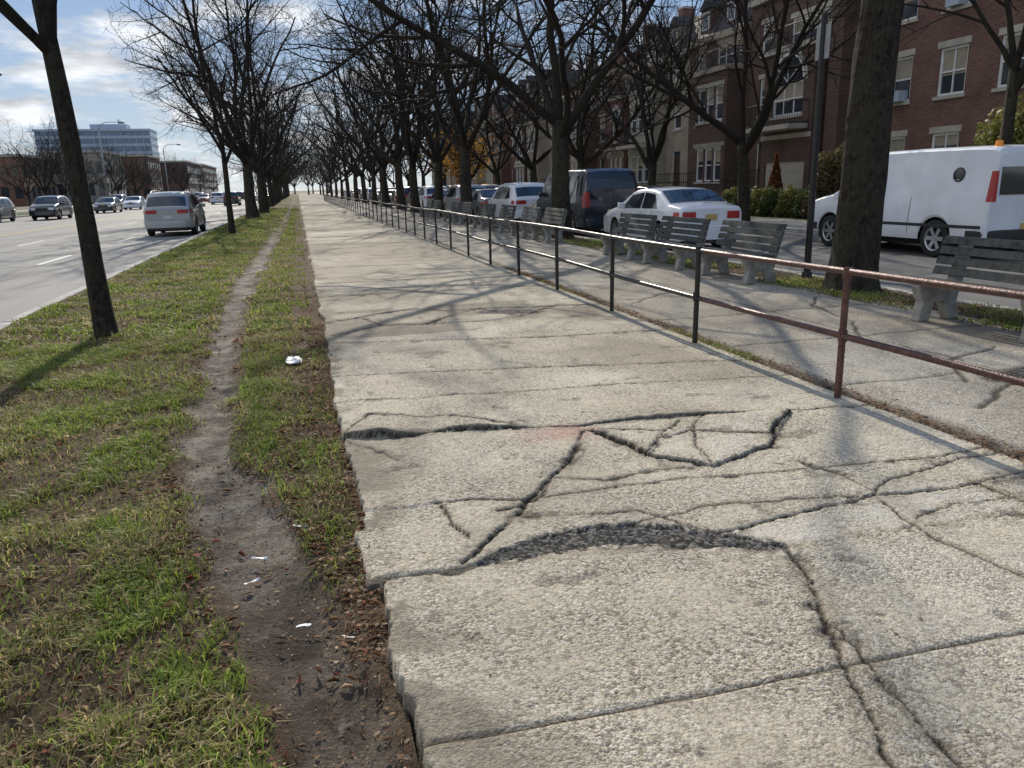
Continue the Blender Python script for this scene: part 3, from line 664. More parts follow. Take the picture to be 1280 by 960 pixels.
big=gen_tree(3,15,.295,5.2,4,34,(.035,.0),5,40,1.40,.006,(0,8,6,5,3))
place_tree(big,(7.17,8.95,0),0,1,'large leafless tree with thick furrowed trunk beside a bench',None)
thin=gen_tree(24,10,.105,3.5,4,40,(-.035,.0),6,16,1.30,.004,(0,7,6,5,3))
place_tree(thin,(-2.2,9.36,0),0,1,'slender leafless young tree leaning over the grass verge',None)
V1=[gen_tree(31,14,.30,3.2,4,50,(.01,0),6,12,1.4,.010,(0,8,7,6,5)),gen_tree(32,15,.31,3.4,4,48,(-.02,.01),6,12,1.4,.010,(0,8,7,6,5)),
    gen_tree(33,13,.26,2.9,4,54,(.02,-.02),6,12,1.4,.010,(0,8,7,6,4)),gen_tree(34,14.5,.28,3.4,4,46,(.0,.02),6,12,1.4,.010,(0,8,7,6,4))]
VF=[gen_tree(61+k,14,.3,3.3,3,50,(0,0),6,7,1.3,.02,(0,9,8,7)) for k in range(3)]
t2=gen_tree(37,12,.27,3.1,4,52,(.0,.01),5,14,1.4,.007,(0,8,7,6,5),.2)
sm=gen_tree(41,7.5,.12,3.0,4,32,(0,0),5,10,1.3,.007,(0,7,6,5,4))
place_tree(sm,(-2.56,31.6,0),1,1,'small slender leafless tree on the grass verge',None)
LB='tall leafless tree with spreading dark branches on the verge'
for i,y in enumerate([49,60,72,86,98,112,128,146,165,188,212,240,270]):
    place_tree(V1[i%4] if y<75 else VF[i%3],(-2.67+rnd.uniform(-.2,.2),y,0),rnd.uniform(0,6.28),rnd.uniform(.9,1.1) if i else 1.12,LB)
LR='tall leafless tree with dark trunk beside the parked cars'
for i,y in enumerate([21.4,34.5,42,50,58,68,79,91,104,120,138,158,180,205,235,265]):
    place_tree(t2 if i==0 else (V1[(i+1)%4] if y<60 else VF[i%3]),(7.2+rnd.uniform(-.1,.1),y,0),[.6,2.2,4.0,5.1][i%4]+i,[1.05,1.12,.95,1.0][i%4],LR)
LF='leafless tree on the pavement before the houses'
for i,y in enumerate([14.4,24.8,33,42,51,61,72,84,98,114,132,152,175]):
    place_tree((V1[(i+2)%4] if y<60 else VF[i%3]) if i else sm,(15.3+rnd.uniform(-.2,.2),y,0),[1.2,.3,3.3,5.0][i%4]+i,[1.0,.82,.72,.85][i%4] if i else 1.25,LF)
LO='leafless tree across the wide avenue'
for i,(x,y) in enumerate([(-26,95),(-27,112),(-26,130),(-27,150),(-26,172),(-35,84),(-36,100),(-35,120),(-36,142),(-26,200),(-35,170),(-26,235),(-36,215),(-37,66),(-26,270)]):
    place_tree(VF[i%3],(x,y,0),i*1.7,rnd.uniform(.55,.8),LO,GT)
for i in range(16):
    place_tree(VF[i%3],(rnd.uniform(-16,16),290+i*8,0),i*2.1,rnd.uniform(.9,1.1),'leafless tree far down the avenue',GT)

M['shrub']=attrmat('shrub_leaf','Col',.6,.3)
def shrub(name,label,loc,sx,sy,sz,n,pal,shape='ball',ls=.05,group=None):
    R=np.random.RandomState(int(abs(loc[0]*31+loc[1]*17))%9999)
    d=R.randn(n,3); d/=np.linalg.norm(d,axis=1)[:,None]; d[:,2]=np.abs(d[:,2]*1.0)
    rr=(.72+.28*R.rand(n))*(1+.14*np.sin(d[:,0]*7+loc[1])*np.cos(d[:,1]*6)+.1*np.sin(d[:,2]*9))
    P=d*rr[:,None]*np.array([sx,sy,sz])
    if shape=='cone':
        hz=R.rand(n)**1.3; a=R.rand(n)*6.283; rad=(1-hz)*(.75+.3*R.rand(n)); P=np.stack([np.cos(a)*rad*sx,np.sin(a)*rad*sy,hz*sz],-1)
    A=R.randn(n,3); A/=np.linalg.norm(A,axis=1)[:,None]; B=np.cross(A,R.randn(n,3)); B/=np.linalg.norm(B,axis=1)[:,None]
    s=ls*(.6+.8*R.rand(n,1)); V=np.stack([P-A*s,P+B*s*.5,P+A*s,P-B*s*.5],1).reshape(-1,3)
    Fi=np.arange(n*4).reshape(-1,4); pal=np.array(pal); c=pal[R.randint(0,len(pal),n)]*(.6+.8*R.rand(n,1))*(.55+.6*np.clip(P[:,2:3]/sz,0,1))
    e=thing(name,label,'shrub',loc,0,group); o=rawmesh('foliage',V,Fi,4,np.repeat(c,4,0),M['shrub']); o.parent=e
    mb=MB(); 
    for k in range(5):
        a=k*1.26; mb.tube([(0,0,0),(.15*sx*math.cos(a),.15*sy*math.sin(a),sz*.4),(.5*sx*math.cos(a),.5*sy*math.sin(a),sz*.75)],[.03,.02,.008],5)
    part(mb,'stems',M['twig'],e)
GRN=[(.05,.09,.025),(.08,.12,.03),(.13,.15,.04)]; YEL=[(.19,.19,.05),(.27,.25,.08),(.12,.14,.035)]
for i,y in enumerate([26.0,27.1,28.2,29.3,30.4,31.6]):
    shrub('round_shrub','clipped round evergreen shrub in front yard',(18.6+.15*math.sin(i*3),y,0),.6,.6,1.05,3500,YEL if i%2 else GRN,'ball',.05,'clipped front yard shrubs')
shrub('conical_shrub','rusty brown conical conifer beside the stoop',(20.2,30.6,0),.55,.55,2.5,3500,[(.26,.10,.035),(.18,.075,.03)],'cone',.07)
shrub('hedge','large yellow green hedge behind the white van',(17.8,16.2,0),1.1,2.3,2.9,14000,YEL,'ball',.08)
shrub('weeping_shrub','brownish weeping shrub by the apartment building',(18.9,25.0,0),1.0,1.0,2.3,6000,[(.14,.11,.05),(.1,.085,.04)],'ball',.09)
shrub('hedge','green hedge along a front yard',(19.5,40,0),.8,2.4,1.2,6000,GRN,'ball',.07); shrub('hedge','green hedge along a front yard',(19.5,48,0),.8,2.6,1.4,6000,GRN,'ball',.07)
yt=gen_tree(55,6.5,.12,2.2,3,34,(0,0),5,8,1.3,.008,(0,7,5,4,3))
e=place_tree(yt,(14.9,72,0),0,1,'small tree still holding orange yellow autumn leaves',None,'autumn_tree')
R=np.random.RandomState(4); n=2600; d=R.randn(n,3)*np.array([1.2,1.2,1.0])+np.array([0,0,4.2]); d[:,2]+=.5*np.sin(d[:,0]*3)*np.cos(d[:,1]*3)
A_=R.randn(n,3)*.07; B_=R.randn(n,3)*.07; V=np.stack([d-A_,d+B_,d+A_,d-B_],1).reshape(-1,3); c=np.array([[.5,.27,.05]])*(.5+.8*R.rand(n,1))
o=rawmesh('foliage',V,np.arange(n*4).reshape(-1,4),4,np.repeat(c,4,0),M['shrub']); o.parent=e

# ------------------------------------------------------------------ VEHICLES
def lerp(a,b,t): return a+(b-a)*t
def make_car(name,label,cat,loc,rz,paint,P,group=None,lod=0):
    L,W,H=P['L'],P['W'],P['H']; wr=P.get('R',.33); ws=P['wheels']; tb=P.get('tumble',.28)
    top=lambda s: float(np.interp(s,[p[0] for p in P['top']],[p[1] for p in P['top']]))
    belt=lambda s: float(np.interp(s,[p[0] for p in P['belt']],[p[1] for p in P['belt']]))
    pl=P.get('plan',.10)
    def hw(s):
        e_=abs(2*s/L-1); return W/2*(1-pl*e_**6)
    def wz(s,z):
        b=belt(s); h=hw(s)
        if z<=b: return h*(1-.035*((z-.6)/.5)**2)
        return h*(1-.035*((b-.6)/.5)**2)-tb*(z-b)-.0
    e=thing(name,label,cat,loc,rz,group)
    st=set(np.round(np.arange(0,L+.001,.09 if not lod else .2),3)); st|={p[0] for p in P['top']}|{p[0] for p in P['belt']}
    Ra=wr+.055
    for s0 in ws:
        for k in range(15): st.add(round(s0-Ra*math.cos(math.pi*k/14),4))
        st.add(round(s0-Ra-.004,4)); st.add(round(s0+Ra+.004,4))
    st.add(.03); st.add(L-.03); st=sorted(x for x in st if 0<=x<=L)
    g=P.get('gc',.24)
    rows=[]
    for s in st:
        zl=g+ (.06 if (s<.02 or s>L-.02) else 0)
        for s0 in ws:
            if abs(s-s0)<=Ra+1e-4: zl=max(zl,wr+math.sqrt(max(0,Ra*Ra-(s-s0)**2)))
        zt=top(s)-(.03 if (s<.02 or s>L-.02) else 0); zb=max(zl+.05,min(belt(s),zt-.08)); h=[]
        for q in (0,.12,.35,.65,.9,1): z=lerp(zl,zb,q); h.append((wz(s,z)-(.03 if q==0 else 0),z))
        for q in (.34,.67,1): z=lerp(zb,max(zt-.055,zb+.01),q); h.append((wz(s,z),z))
        we=h[-1][0]; h.append((we-.03,zt-.022)); h.append((we-.085,zt-.004))
        for q in (.66,.33,0): h.append(((we-.085)*q,zt-.004+.03*(1-q*q)))
        row=[(x,s-L/2,z) for x,z in h]+[(-x,s-L/2,z) for x,z in reversed(h[:-1])]
        if s<.02 or s>L-.02:
            row=[(x*.97,y,z) for x,y,z in row]
        rows.append(row)
    mb=MB(); mb.grid(rows); mb.poly(rows[0]); mb.poly(list(reversed(rows[-1])))
    part(mb,'body',paint,e,True,32)
    mb=MB(); mb.box(-W/2+.27,W/2-.27,-L/2+.15,L/2-.15,.2,min(.75,H*.5)); part(mb,'underbody',M['darkunder'],e)
    def sidewin(pts,nm='side_window',mat=M['glass'],off=.012,n=6):
        for sg in (-1,1):
            mb=MB(); G=[]
            for i in range(n+1):
                row=[]
                for j in range(4):
                    t=i/n; q=j/3
                    s=lerp(lerp(pts[0][0],pts[1][0],t),lerp(pts[3][0],pts[2][0],t),q); z=lerp(lerp(pts[0][1],pts[1][1],t),lerp(pts[3][1],pts[2][1],t),q)
                    row.append((sg*(wz(s,z)+off),s-L/2,z))
                G.append(row)
            mb.grid(G if sg>0 else G[::-1]); part(mb,nm,mat,e,True)
    for wn in P['side']: sidewin(wn)
    def topwin(s0,s1,nm,inset=.09,mat=M['glass']):
        mb=MB(); G=[]; n=8
        for i in range(n+1):
            s=lerp(s0,s1,i/n); zt=top(s); dz=(top(s+.01)-top(s-.01))/.02; nn=math.hypot(1,dz); we=wz(s,max(zt-.055,belt(s)))-inset
            row=[]
            for j in range(9):
                q=-1+2*j/8; row.append((q*we,s-L/2-dz/nn*.016,zt-.004+.03*(1-q*q)+.016/nn))
            G.append(row)
        mb.grid(G); part(mb,nm,mat,e,True)
    topwin(*P['ws'],'windshield')
    if P.get('rw'): topwin(*P['rw'],'rear_window')
    def wrap(side,rear,xin,sb,z0,z1,nm,mat,off=.012):
        path=[]
        s0=0 if rear else L; sgn=1 if rear else -1
        for k in range(4): path.append((lerp(xin,.93,k/3)*hw(s0)*.97,s0-sgn*off))
        for k in range(1,6):
            s=s0+sgn*sb*k/5; path.append((0,s))
        G=[]
        for (x,s) in path:
            col_=[]
            for q in (0,.33,.67,1):
                z=lerp(z0,z1,q); xx=x if x else wz(min(max(s,0),L),z)+off
                col_.append((side*xx,s-L/2,z))
            G.append(col_)
        mb=MB(); mb.grid(G); part(mb,nm,mat,e,True)
    tl=P['tail']; hl=P['head']
    for sg in (-1,1):
        wrap(sg,True,*tl,'tail_light',M['red']); wrap(sg,False,*hl,'headlight',M['lens'])
    for rear in (True,False):
        s0=0 if rear else L; sgn=1 if rear else -1; G=[]
        zz=P.get('bump',(.27,.52)); o_=.045
        pth=[(hw(.45)+.005,s0+sgn*.42),(hw(.2)+.018,s0+sgn*.2),(hw(0)*.99+.01,s0+sgn*.04),(hw(0)*.86,s0-sgn*o_),(hw(0)*.5,s0-sgn*(o_+.02)),(0,s0-sgn*(o_+.025))]
        pth=pth+[(-x,s) for x,s in reversed(pth[:-1])]
        for x,s in pth:
            G.append([(x*.93,s+sgn*.08-L/2,zz[0]-.03),(x*.99,s-L/2,zz[0]),(x,s-L/2,lerp(*zz,.5)),(x*.995,s+sgn*.004-L/2,zz[1]-.02),(x*.96,s+sgn*.06-L/2,zz[1])])
        mb=MB(); mb.grid(G); part(mb,'rear_bumper' if rear else 'front_bumper',P.get('bumpmat',paint),e,True,40)
        if rear:
            mb=MB(); mb.box(-hw(0)*.8,hw(0)*.8,-L/2-.05,-L/2+.1,zz[0]-.08,zz[0]+.03); part(mb,'lower_valance',M['trim'],e)
        mb=MB(); zp=P.get('plate',.42 if not rear else .62); s=s0-sgn*(.052+.025 if zp<zz[1] else .016)
        mb.box(-.15,.15,min(s,s+sgn*.01)-L/2,max(s,s+sgn*.01)-L/2,zp-.07,zp+.07); part(mb,'licence_plate',P.get('platemat',M['plate_yellow']),e)
    mb=MB(); gz=P.get('grille',(.55,.72)); mb.box(-.42,.42,L/2+.002,L/2+.02,gz[0],gz[1]); part(mb,'grille',M['trim'],e)
    for s0 in ws:
        for sg in (-1,1):
            we=thing('wheel','','',(0,0,0)); del we['label']; del we['category']; we.parent=e; we.location=(sg*(W/2-.125),s0-L/2,wr)
            mb=MB(); prof=[(-.1,wr*.66),(-.105,wr*.9),(-.08,wr*.985),(0,wr),(.08,wr*.985),(.105,wr*.9),(.1,wr*.66)]; G=[]
            for k in range(24):
                a=2*math.pi*k/24; G.append([(x,rr*math.cos(a),rr*math.sin(a)) for x,rr in prof])
            G.append(G[0]); mb.grid(G); part(mb,'tyre',M['rubber'],we,True,50)
            mb=MB(); G=[]
            for k in range(25):
                a=2*math.pi*k/24; G.append([(sg*.085,wr*.67*math.cos(a),wr*.67*math.sin(a)),(sg*.07,wr*.6*math.cos(a),wr*.6*math.sin(a)),(sg*.02,wr*.58*math.cos(a),wr*.58*math.sin(a))])
            mb.grid(G)
            ns=P.get('spokes',5)
            for k in range(ns):
                a=2*math.pi*k/ns; ca,sa=math.cos(a),math.sin(a)
                def pt(rr,t,x): return (sg*x,rr*ca-t*sa,rr*sa+t*ca)
                mb.quad(pt(.03,-.035,.065),pt(wr*.62,-.045,.075),pt(wr*.62,.045,.075),pt(.03,.035,.065))
            mb.tube([(sg*.02,0,0),(sg*.075,0,0)],[.06,.05],12)
            mb.poly([(sg*.03,wr*.6*math.cos(2*math.pi*k/20),wr*.6*math.sin(2*math.pi*k/20)) for k in range(20)],1)
            part(mb,'rim',[M['alloy'],M['darkunder']],we,False)
    if not lod:
        s=P['mirror']
        for sg in (-1,1):
            mb=MB(); z=belt(s)+.06; x=wz(s,z); mb.box(min(sg*x,sg*(x+.2)),max(sg*x,sg*(x+.2)),s-L/2-.04,s-L/2+.07,z-.02,z+.13)
            o=part(mb,'side_mirror',paint,e); b=o.modifiers.new('b','BEVEL'); b.width=.03; b.segments=2
            for sd_ in P['seams']:
                mb=MB(); G=[[ (sg*(wz(sd_+q,z)+.004),sd_+q-L/2,z) for z in np.linspace(g+.1,belt(sd_)-.0,8)] for q in (0,.012)]; mb.grid(G)
                part(mb,'door_seam',M['trim'],e)
            for sh in P['handles']:
                mb=MB(); z=belt(sh)-.12; x=wz(sh,z); mb.box(min(sg*x,sg*(x+.03)),max(sg*x,sg*(x+.03)),sh-L/2,sh-L/2+.17,z,z+.03)
                part(mb,'door_handle',paint,e)
    if P.get('extra'): P['extra'](e,P,wz,top,belt,L)
    return e
SEDAN=dict(L=4.75,W=1.78,H=1.45,R=.32,wheels=(1.02,3.75),tumble=.34,
  top=[(0,.98),(.05,1.02),(.35,1.06),(.62,1.09),(1.25,1.37),(1.55,1.425),(2.1,1.45),(2.6,1.42),(2.85,1.36),(3.55,1.01),(3.9,.95),(4.4,.86),(4.63,.78),(4.75,.68)],
  belt=[(0,.88),(1,.94),(3.5,.90),(4.75,.62)],
  side=[[(1.12,.98),(1.98,.97),(2.0,1.36),(1.42,1.32)],[(2.06,.97),(3.22,.95),(2.78,1.29),(2.06,1.36)]],
  ws=(2.80,3.50),rw=(.66,1.30),tail=(.52,.26,.74,.91),head=(.45,.40,.60,.74),mirror=3.05,seams=(1.35,2.02,3.2),handles=(1.5,2.4),plate=.78,bump=(.27,.60))
SUV=dict(L=4.75,W=1.88,H=1.70,R=.37,wheels=(.98,3.78),tumble=.30,gc=.30,
  top=[(0,1.05),(.05,1.12),(.46,1.50),(.58,1.60),(.7,1.65),(1.2,1.69),(2.2,1.70),(2.8,1.64),(3.0,1.58),(3.65,1.16),(4.1,1.09),(4.5,1.0),(4.66,.9),(4.75,.8)],
  belt=[(0,1.0),(2,1.02),(3.6,1.0),(4.75,.75)],
  side=[[(.70,1.12),(1.25,1.07),(1.25,1.55),(.96,1.50)],[(1.31,1.07),(2.2,1.06),(2.22,1.57),(1.31,1.56)],[(2.28,1.06),(3.32,1.06),(2.92,1.46),(2.28,1.57)]],
  ws=(2.98,3.60),rw=(.09,.46),tail=(.46,.34,.88,1.02),head=(.45,.42,.72,.88),mirror=3.2,seams=(1.28,2.25,3.4),handles=(1.45,2.6),plate=.74,bump=(.34,.64),grille=(.58,.84))
MINIVAN=dict(L=5.2,W=1.98,H=2.05,R=.36,wheels=(1.05,4.15),tumble=.15,gc=.28,plan=.06,
  top=[(0,1.45),(.04,1.7),(.12,1.95),(.3,2.02),(2,2.05),(3.5,2.03),(3.8,1.96),(4.4,1.35),(4.6,1.2),(5.0,1.08),(5.12,.98),(5.2,.85)],
  belt=[(0,1.15),(4,1.15),(5.2,.8)],
  side=[[(.3,1.25),(1.4,1.25),(1.4,1.85),(.34,1.85)],[(1.48,1.25),(2.7,1.25),(2.7,1.85),(1.48,1.85)],[(2.78,1.25),(4.05,1.22),(3.62,1.83),(2.78,1.85)]],
  ws=(3.84,4.36),rw=None,tail=(.80,.12,.9,1.35),head=(.5,.35,.72,.95),mirror=4.0,seams=(1.44,2.74,4.1),handles=(1.6,2.95),plate=.75,bump=(.3,.58),grille=(.6,.95))
def rearpane(z0,z1,x0,x1):
    def fn(e,P,wz,top,belt,L):
        for sg in (-1,1):
            mb=MB(); mb.box(min(sg*x0,sg*x1),max(sg*x0,sg*x1),-L/2-.014,-L/2-.004,z0,z1); part(mb,'rear_door_window',M['glass'],e)
    return fn
MINIVAN['extra']=rearpane(1.12,1.40,.04,.74)
def suvextra(e,P,wz,top,belt,L):
    for sg in (-1,1):
        mb=MB(); mb.tube([(sg*(wz(s,1.6)-.10),s-L/2,top(s)+(.0 if k in (0,6) else .05)) for k,s in enumerate(np.linspace(.8,2.9,7))],[.02]*7,6); part(mb,'roof_rail',M['trim'],e)
def vanextra(e,P,wz,top,belt,L):
    rearpane(1.22,1.72,.10,.74)(e,P,wz,top,belt,L)
    mb=MB(); mb.box(-.006,.006,-L/2-.012,-L/2-.002,.55,1.95); part(mb,'rear_door_seam',M['trim'],e)
    for sg in (-1,1):
        mb=MB(); s=.80; z=1.60; c=(sg*(wz(s,z)+.012)); R_=.12
        mb.poly([(c,s-L/2+R_*math.cos(t),z+R_*math.sin(t)) for t in np.linspace(0,6.283,21)[:-1]]); 
        part(mb,'round_side_window',M['glass'],e)
        mb=MB(); mb.tube([(sg*(wz(s,z+R_*math.sin(t))+.012),s-L/2+R_*math.cos(t),z+R_*math.sin(t)) for t in np.linspace(0,6.283,25)],[.018]*25,6); part(mb,'window_trim',M['trim'],e)
        mb=MB(); G=[[(sg*(wz(s,z)+.008),s-L/2,z) for z in (.60,.63,.66)] for s in np.linspace(.1,4.0,30)]; mb.grid(G); part(mb,'side_moulding',M['trim'],e)
        mb=MB(); mb.tube([(sg*.55,-L/2+.31,2.06),(sg*.55,-L/2+.31,2.13),(sg*.55,-L/2+.31,2.2)],[.09,.07,.055],14); part(mb,'beacon_light',M['amber'],e,True,40)
    mb=MB(); mb.box(-.12,.12,-L/2-.04,-L/2-.01,1.0,1.04); part(mb,'door_handle',M['trim'],e)
VAN=dict(L=5.3,W=2.0,H=2.12,R=.37,wheels=(1.2,4.45),tumble=.13,gc=.34,plan=.035,
  top=[(0,1.98),(.04,2.05),(.15,2.08),(.5,2.10),(2,2.12),(3.15,2.11),(3.5,2.04),(3.65,1.98),(4.27,1.32),(4.4,1.24),(4.85,1.16),(5.15,1.09),(5.25,1.0),(5.3,.9)],
  belt=[(0,1.2),(3.6,1.15),(5.3,.85)],
  side=[[(3.10,1.25),(4.10,1.22),(3.60,1.85),(3.10,1.88)]],
  ws=(3.69,4.23),rw=None,tail=(.86,.08,1.1,1.65),head=(.5,.2,.72,.95),mirror=4.05,seams=(1.9,3.0,4.15),handles=(3.15,),plate=.62,bump=(.40,.58),bumpmat=M['trim'],grille=(.62,.98),extra=vanextra,platemat=M['plate_yellow'],spokes=6)
ROADZ=-.128; GC='cars parked along the kerb'; GM='cars driving on the avenue'
make_car('cargo_van','white cargo van with amber roof beacons parked at the far kerb','van',(13.2,11.75+5.3/2,ROADZ),0,M['vwhite'],VAN)
make_car('parked_car','white sedan parked beyond the benches','car',(9.25,16.5+2.37,ROADZ),0,M['pwhite'],SEDAN,GC)
make_car('parked_van','dark blue black passenger van parked at the kerb','van',(9.35,22.8+2.6,ROADZ),0,M['pblue'],MINIVAN)
cols=[('pwhite','white'),('pgrey','grey'),('psilver','silver'),('pdark','black'),('pwhite','white'),('ptan','tan'),('pdark','black'),('pred','maroon')]
y=30.2
for i in range(22):
    P=SUV if i in (0,2,4,6,9,12,15) else SEDAN; ck,cn=cols[i%8]; y2=y+P['L']/2
    make_car('parked_car','%s %s parked at the kerb'%(cn,'family car with tall body' if P is SUV else 'sedan'),'car',(9.1,y2,ROADZ),0,M[ck],P,GC,lod=1); y+=P['L']+.9
y=20.2
for i in range(16):
    P=SEDAN if i%2 else SUV; ck,cn=cols[(i*3+3)%8]; y2=y+P['L']/2
    if i not in (0,4): make_car('parked_car','%s %s parked before the houses'%(cn,'tall family car' if P is SUV else 'sedan'),'car',(13.3,y2,ROADZ),0,M[ck],P,GC,lod=1)
    y+=P['L']+1.0
make_car('moving_car','silver grey tall car with roof rails driving away','car',(-5.0,33.2+2.37,ROADZ),0,M['psilver'],dict(SUV,platemat=M['plate_white'],extra=suvextra),GM)
make_car('moving_car','dark car driving towards the camera with lit front','car',(-17.9,66,ROADZ),math.pi,M['pdark'],SUV,GM)
make_car('moving_car','silver car at the edge of the avenue','car',(-20.6,62,ROADZ),math.pi,M['psilver'],SUV,GM)
for i,(x,y,ck,cn,P) in enumerate([(-18,98,'pwhite','white',SEDAN),(-17.8,84,'pdark','black',SEDAN),(-21,104,'pgrey','grey',SUV),(-15,112,'pdark','black',SUV),(-18,124,'psilver','silver',SEDAN),(-21,130,'pwhite','white',SUV),(-15,140,'pred','maroon',SEDAN),
    (-8,105,'pdark','black',SUV),(-5,125,'psilver','silver',SEDAN),(-11,120,'pwhite','white',SUV),(-8,150,'pwhite','white',SEDAN),(-11,165,'pdark','black',SUV),(-5,180,'pred','maroon',SUV),(-18,160,'pdark','black',SUV),(-15,185,'pwhite','white',SUV)]):
    make_car('moving_car','%s car in traffic on the wide avenue'%cn,'car',(x,y,ROADZ),math.pi if x<-13 else 0,M[ck],P,GM,lod=1)

# ------------------------------------------------------------------ BUILDINGS
def facade(mb,u0,u1,z0,z1,rects,x=0,rev=.16,mi=0):
    us=sorted({u0,u1}|{r[0] for r in rects}|{r[1] for r in rects}); zs=sorted({z0,z1}|{r[2] for r in rects}|{r[3] for r in rects})
    for a,b in zip(us[:-1],us[1:]):
        for c,d in zip(zs[:-1],zs[1:]):
            um,zm=(a+b)/2,(c+d)/2
            if any(r[0]<um<r[1] and r[2]<zm<r[3] for r in rects): continue
            mb.quad((x,b,c),(x,a,c),(x,a,d),(x,b,d),mi)
    for a,b,c,d in rects:
        mb.quad((x,a,c),(x,b,c),(x+rev,b,c),(x+rev,a,c),mi); mb.quad((x,a,d),(x+rev,a,d),(x+rev,b,d),(x,b,d),mi)
        mb.quad((x,a,c),(x+rev,a,c),(x+rev,a,d),(x,a,d),mi); mb.quad((x,b,c),(x,b,d),(x+rev,b,d),(x+rev,b,c),mi)
def window(par,a,b,c,d,x=0,cols=1,arch=False,stone=True,ac=False,curt=True):
    mb=MB(); fw=.085; g=x+.12
    mb.quad((g,b,c),(g,a,c),(g,a,d),(g,b,d),1)
    if curt and rnd.random()<.7:
        k=rnd.uniform(.25,.6); mb.quad((g-.004,b-.06,d-(d-c)*k),(g-.004,a+.06,d-(d-c)*k),(g-.004,a+.06,d-.05),(g-.004,b-.06,d-.05),3)
    mb.box(x+.06,x+.118,a+.002,a+fw,c+.002,d-.002,0); mb.box(x+.06,x+.118,b-fw,b-.002,c+.002,d-.002,0)
    mb.box(x+.062,x+.116,a+fw,b-fw,c+.002,c+fw,0); mb.box(x+.062,x+.116,a+fw,b-fw,d-fw,d-.002,0)
    mb.box(x+.064,x+.114,a+fw,b-fw,(c+d)/2-.025,(c+d)/2+.025,0)
    for k in range(1,cols):
        uu=lerp(a,b,k/cols); mb.box(x+.067,x+.111,uu-.02,uu+.02,c+fw,d-fw,0)
    if stone:
        mb.box(x-.07,x+.055,a-.08,b+.08,c-.12,c-.002,2)
        if not arch: mb.box(x-.03,x+.05,a-.1,b+.1,d+.002,d+.22,2)
    if arch:
        m_=(a+b)/2; R_=(b-a)/2; n=14
        mb.poly([(x-.02,m_+R_*math.cos(math.pi*k/n),d+R_*math.sin(math.pi*k/n)) for k in range(n+1)],1)
        for r0,r1,mi,xx in ((R_,R_+.10,0,-.05),(R_+.10,R_+.30,2,-.03)):
            for k in range(n):
                t0,t1=math.pi*k/n,math.pi*(k+1)/n
                mb.quad((x+xx,m_+r0*math.cos(t0),d+r0*math.sin(t0)),(x+xx,m_+r0*math.cos(t1),d+r0*math.sin(t1)),(x+xx,m_+r1*math.cos(t1),d+r1*math.sin(t1)),(x+xx,m_+r1*math.cos(t0),d+r1*math.sin(t0)),mi)
        for k in (3,7,11):
            t=math.pi*k/n; c_,s_=math.cos(t),math.sin(t); mb.quad((x-.04,m_+.02*s_,d-.02*c_+.0),(x-.04,m_+R_*c_+.02*s_,d+R_*s_-.02*c_),(x-.04,m_+R_*c_-.02*s_,d+R_*s_+.02*c_),(x-.04,m_-.02*s_,d+.02*c_))
    part(mb,'window',[M['white'],M['winglass'],M['stone'],M['beige']],par)
    if ac:
        mb=MB(); mb.box(x-.3,x+.1,(a+b)/2-.3,(a+b)/2+.3,c+.01,c+.4); part(mb,'air_conditioner',M['officewhite'],par)
def railing(mb,pts,z0,h,step=.13):
    for (x0,y0),(x1,y1) in zip(pts[:-1],pts[1:]):
        n=max(2,int(math.hypot(x1-x0,y1-y0)/step))
        for zz in (z0+.06,z0+h): mb.tube([(x0,y0,zz),(x1,y1,zz)],[.022,.022],5)
        for k in range(n+1):
            t=k/n; mb.tube([(lerp(x0,x1,t),lerp(y0,y1,t),z0),(lerp(x0,x1,t),lerp(y0,y1,t),z0+h)],[.012,.012],4)
HX=22.5
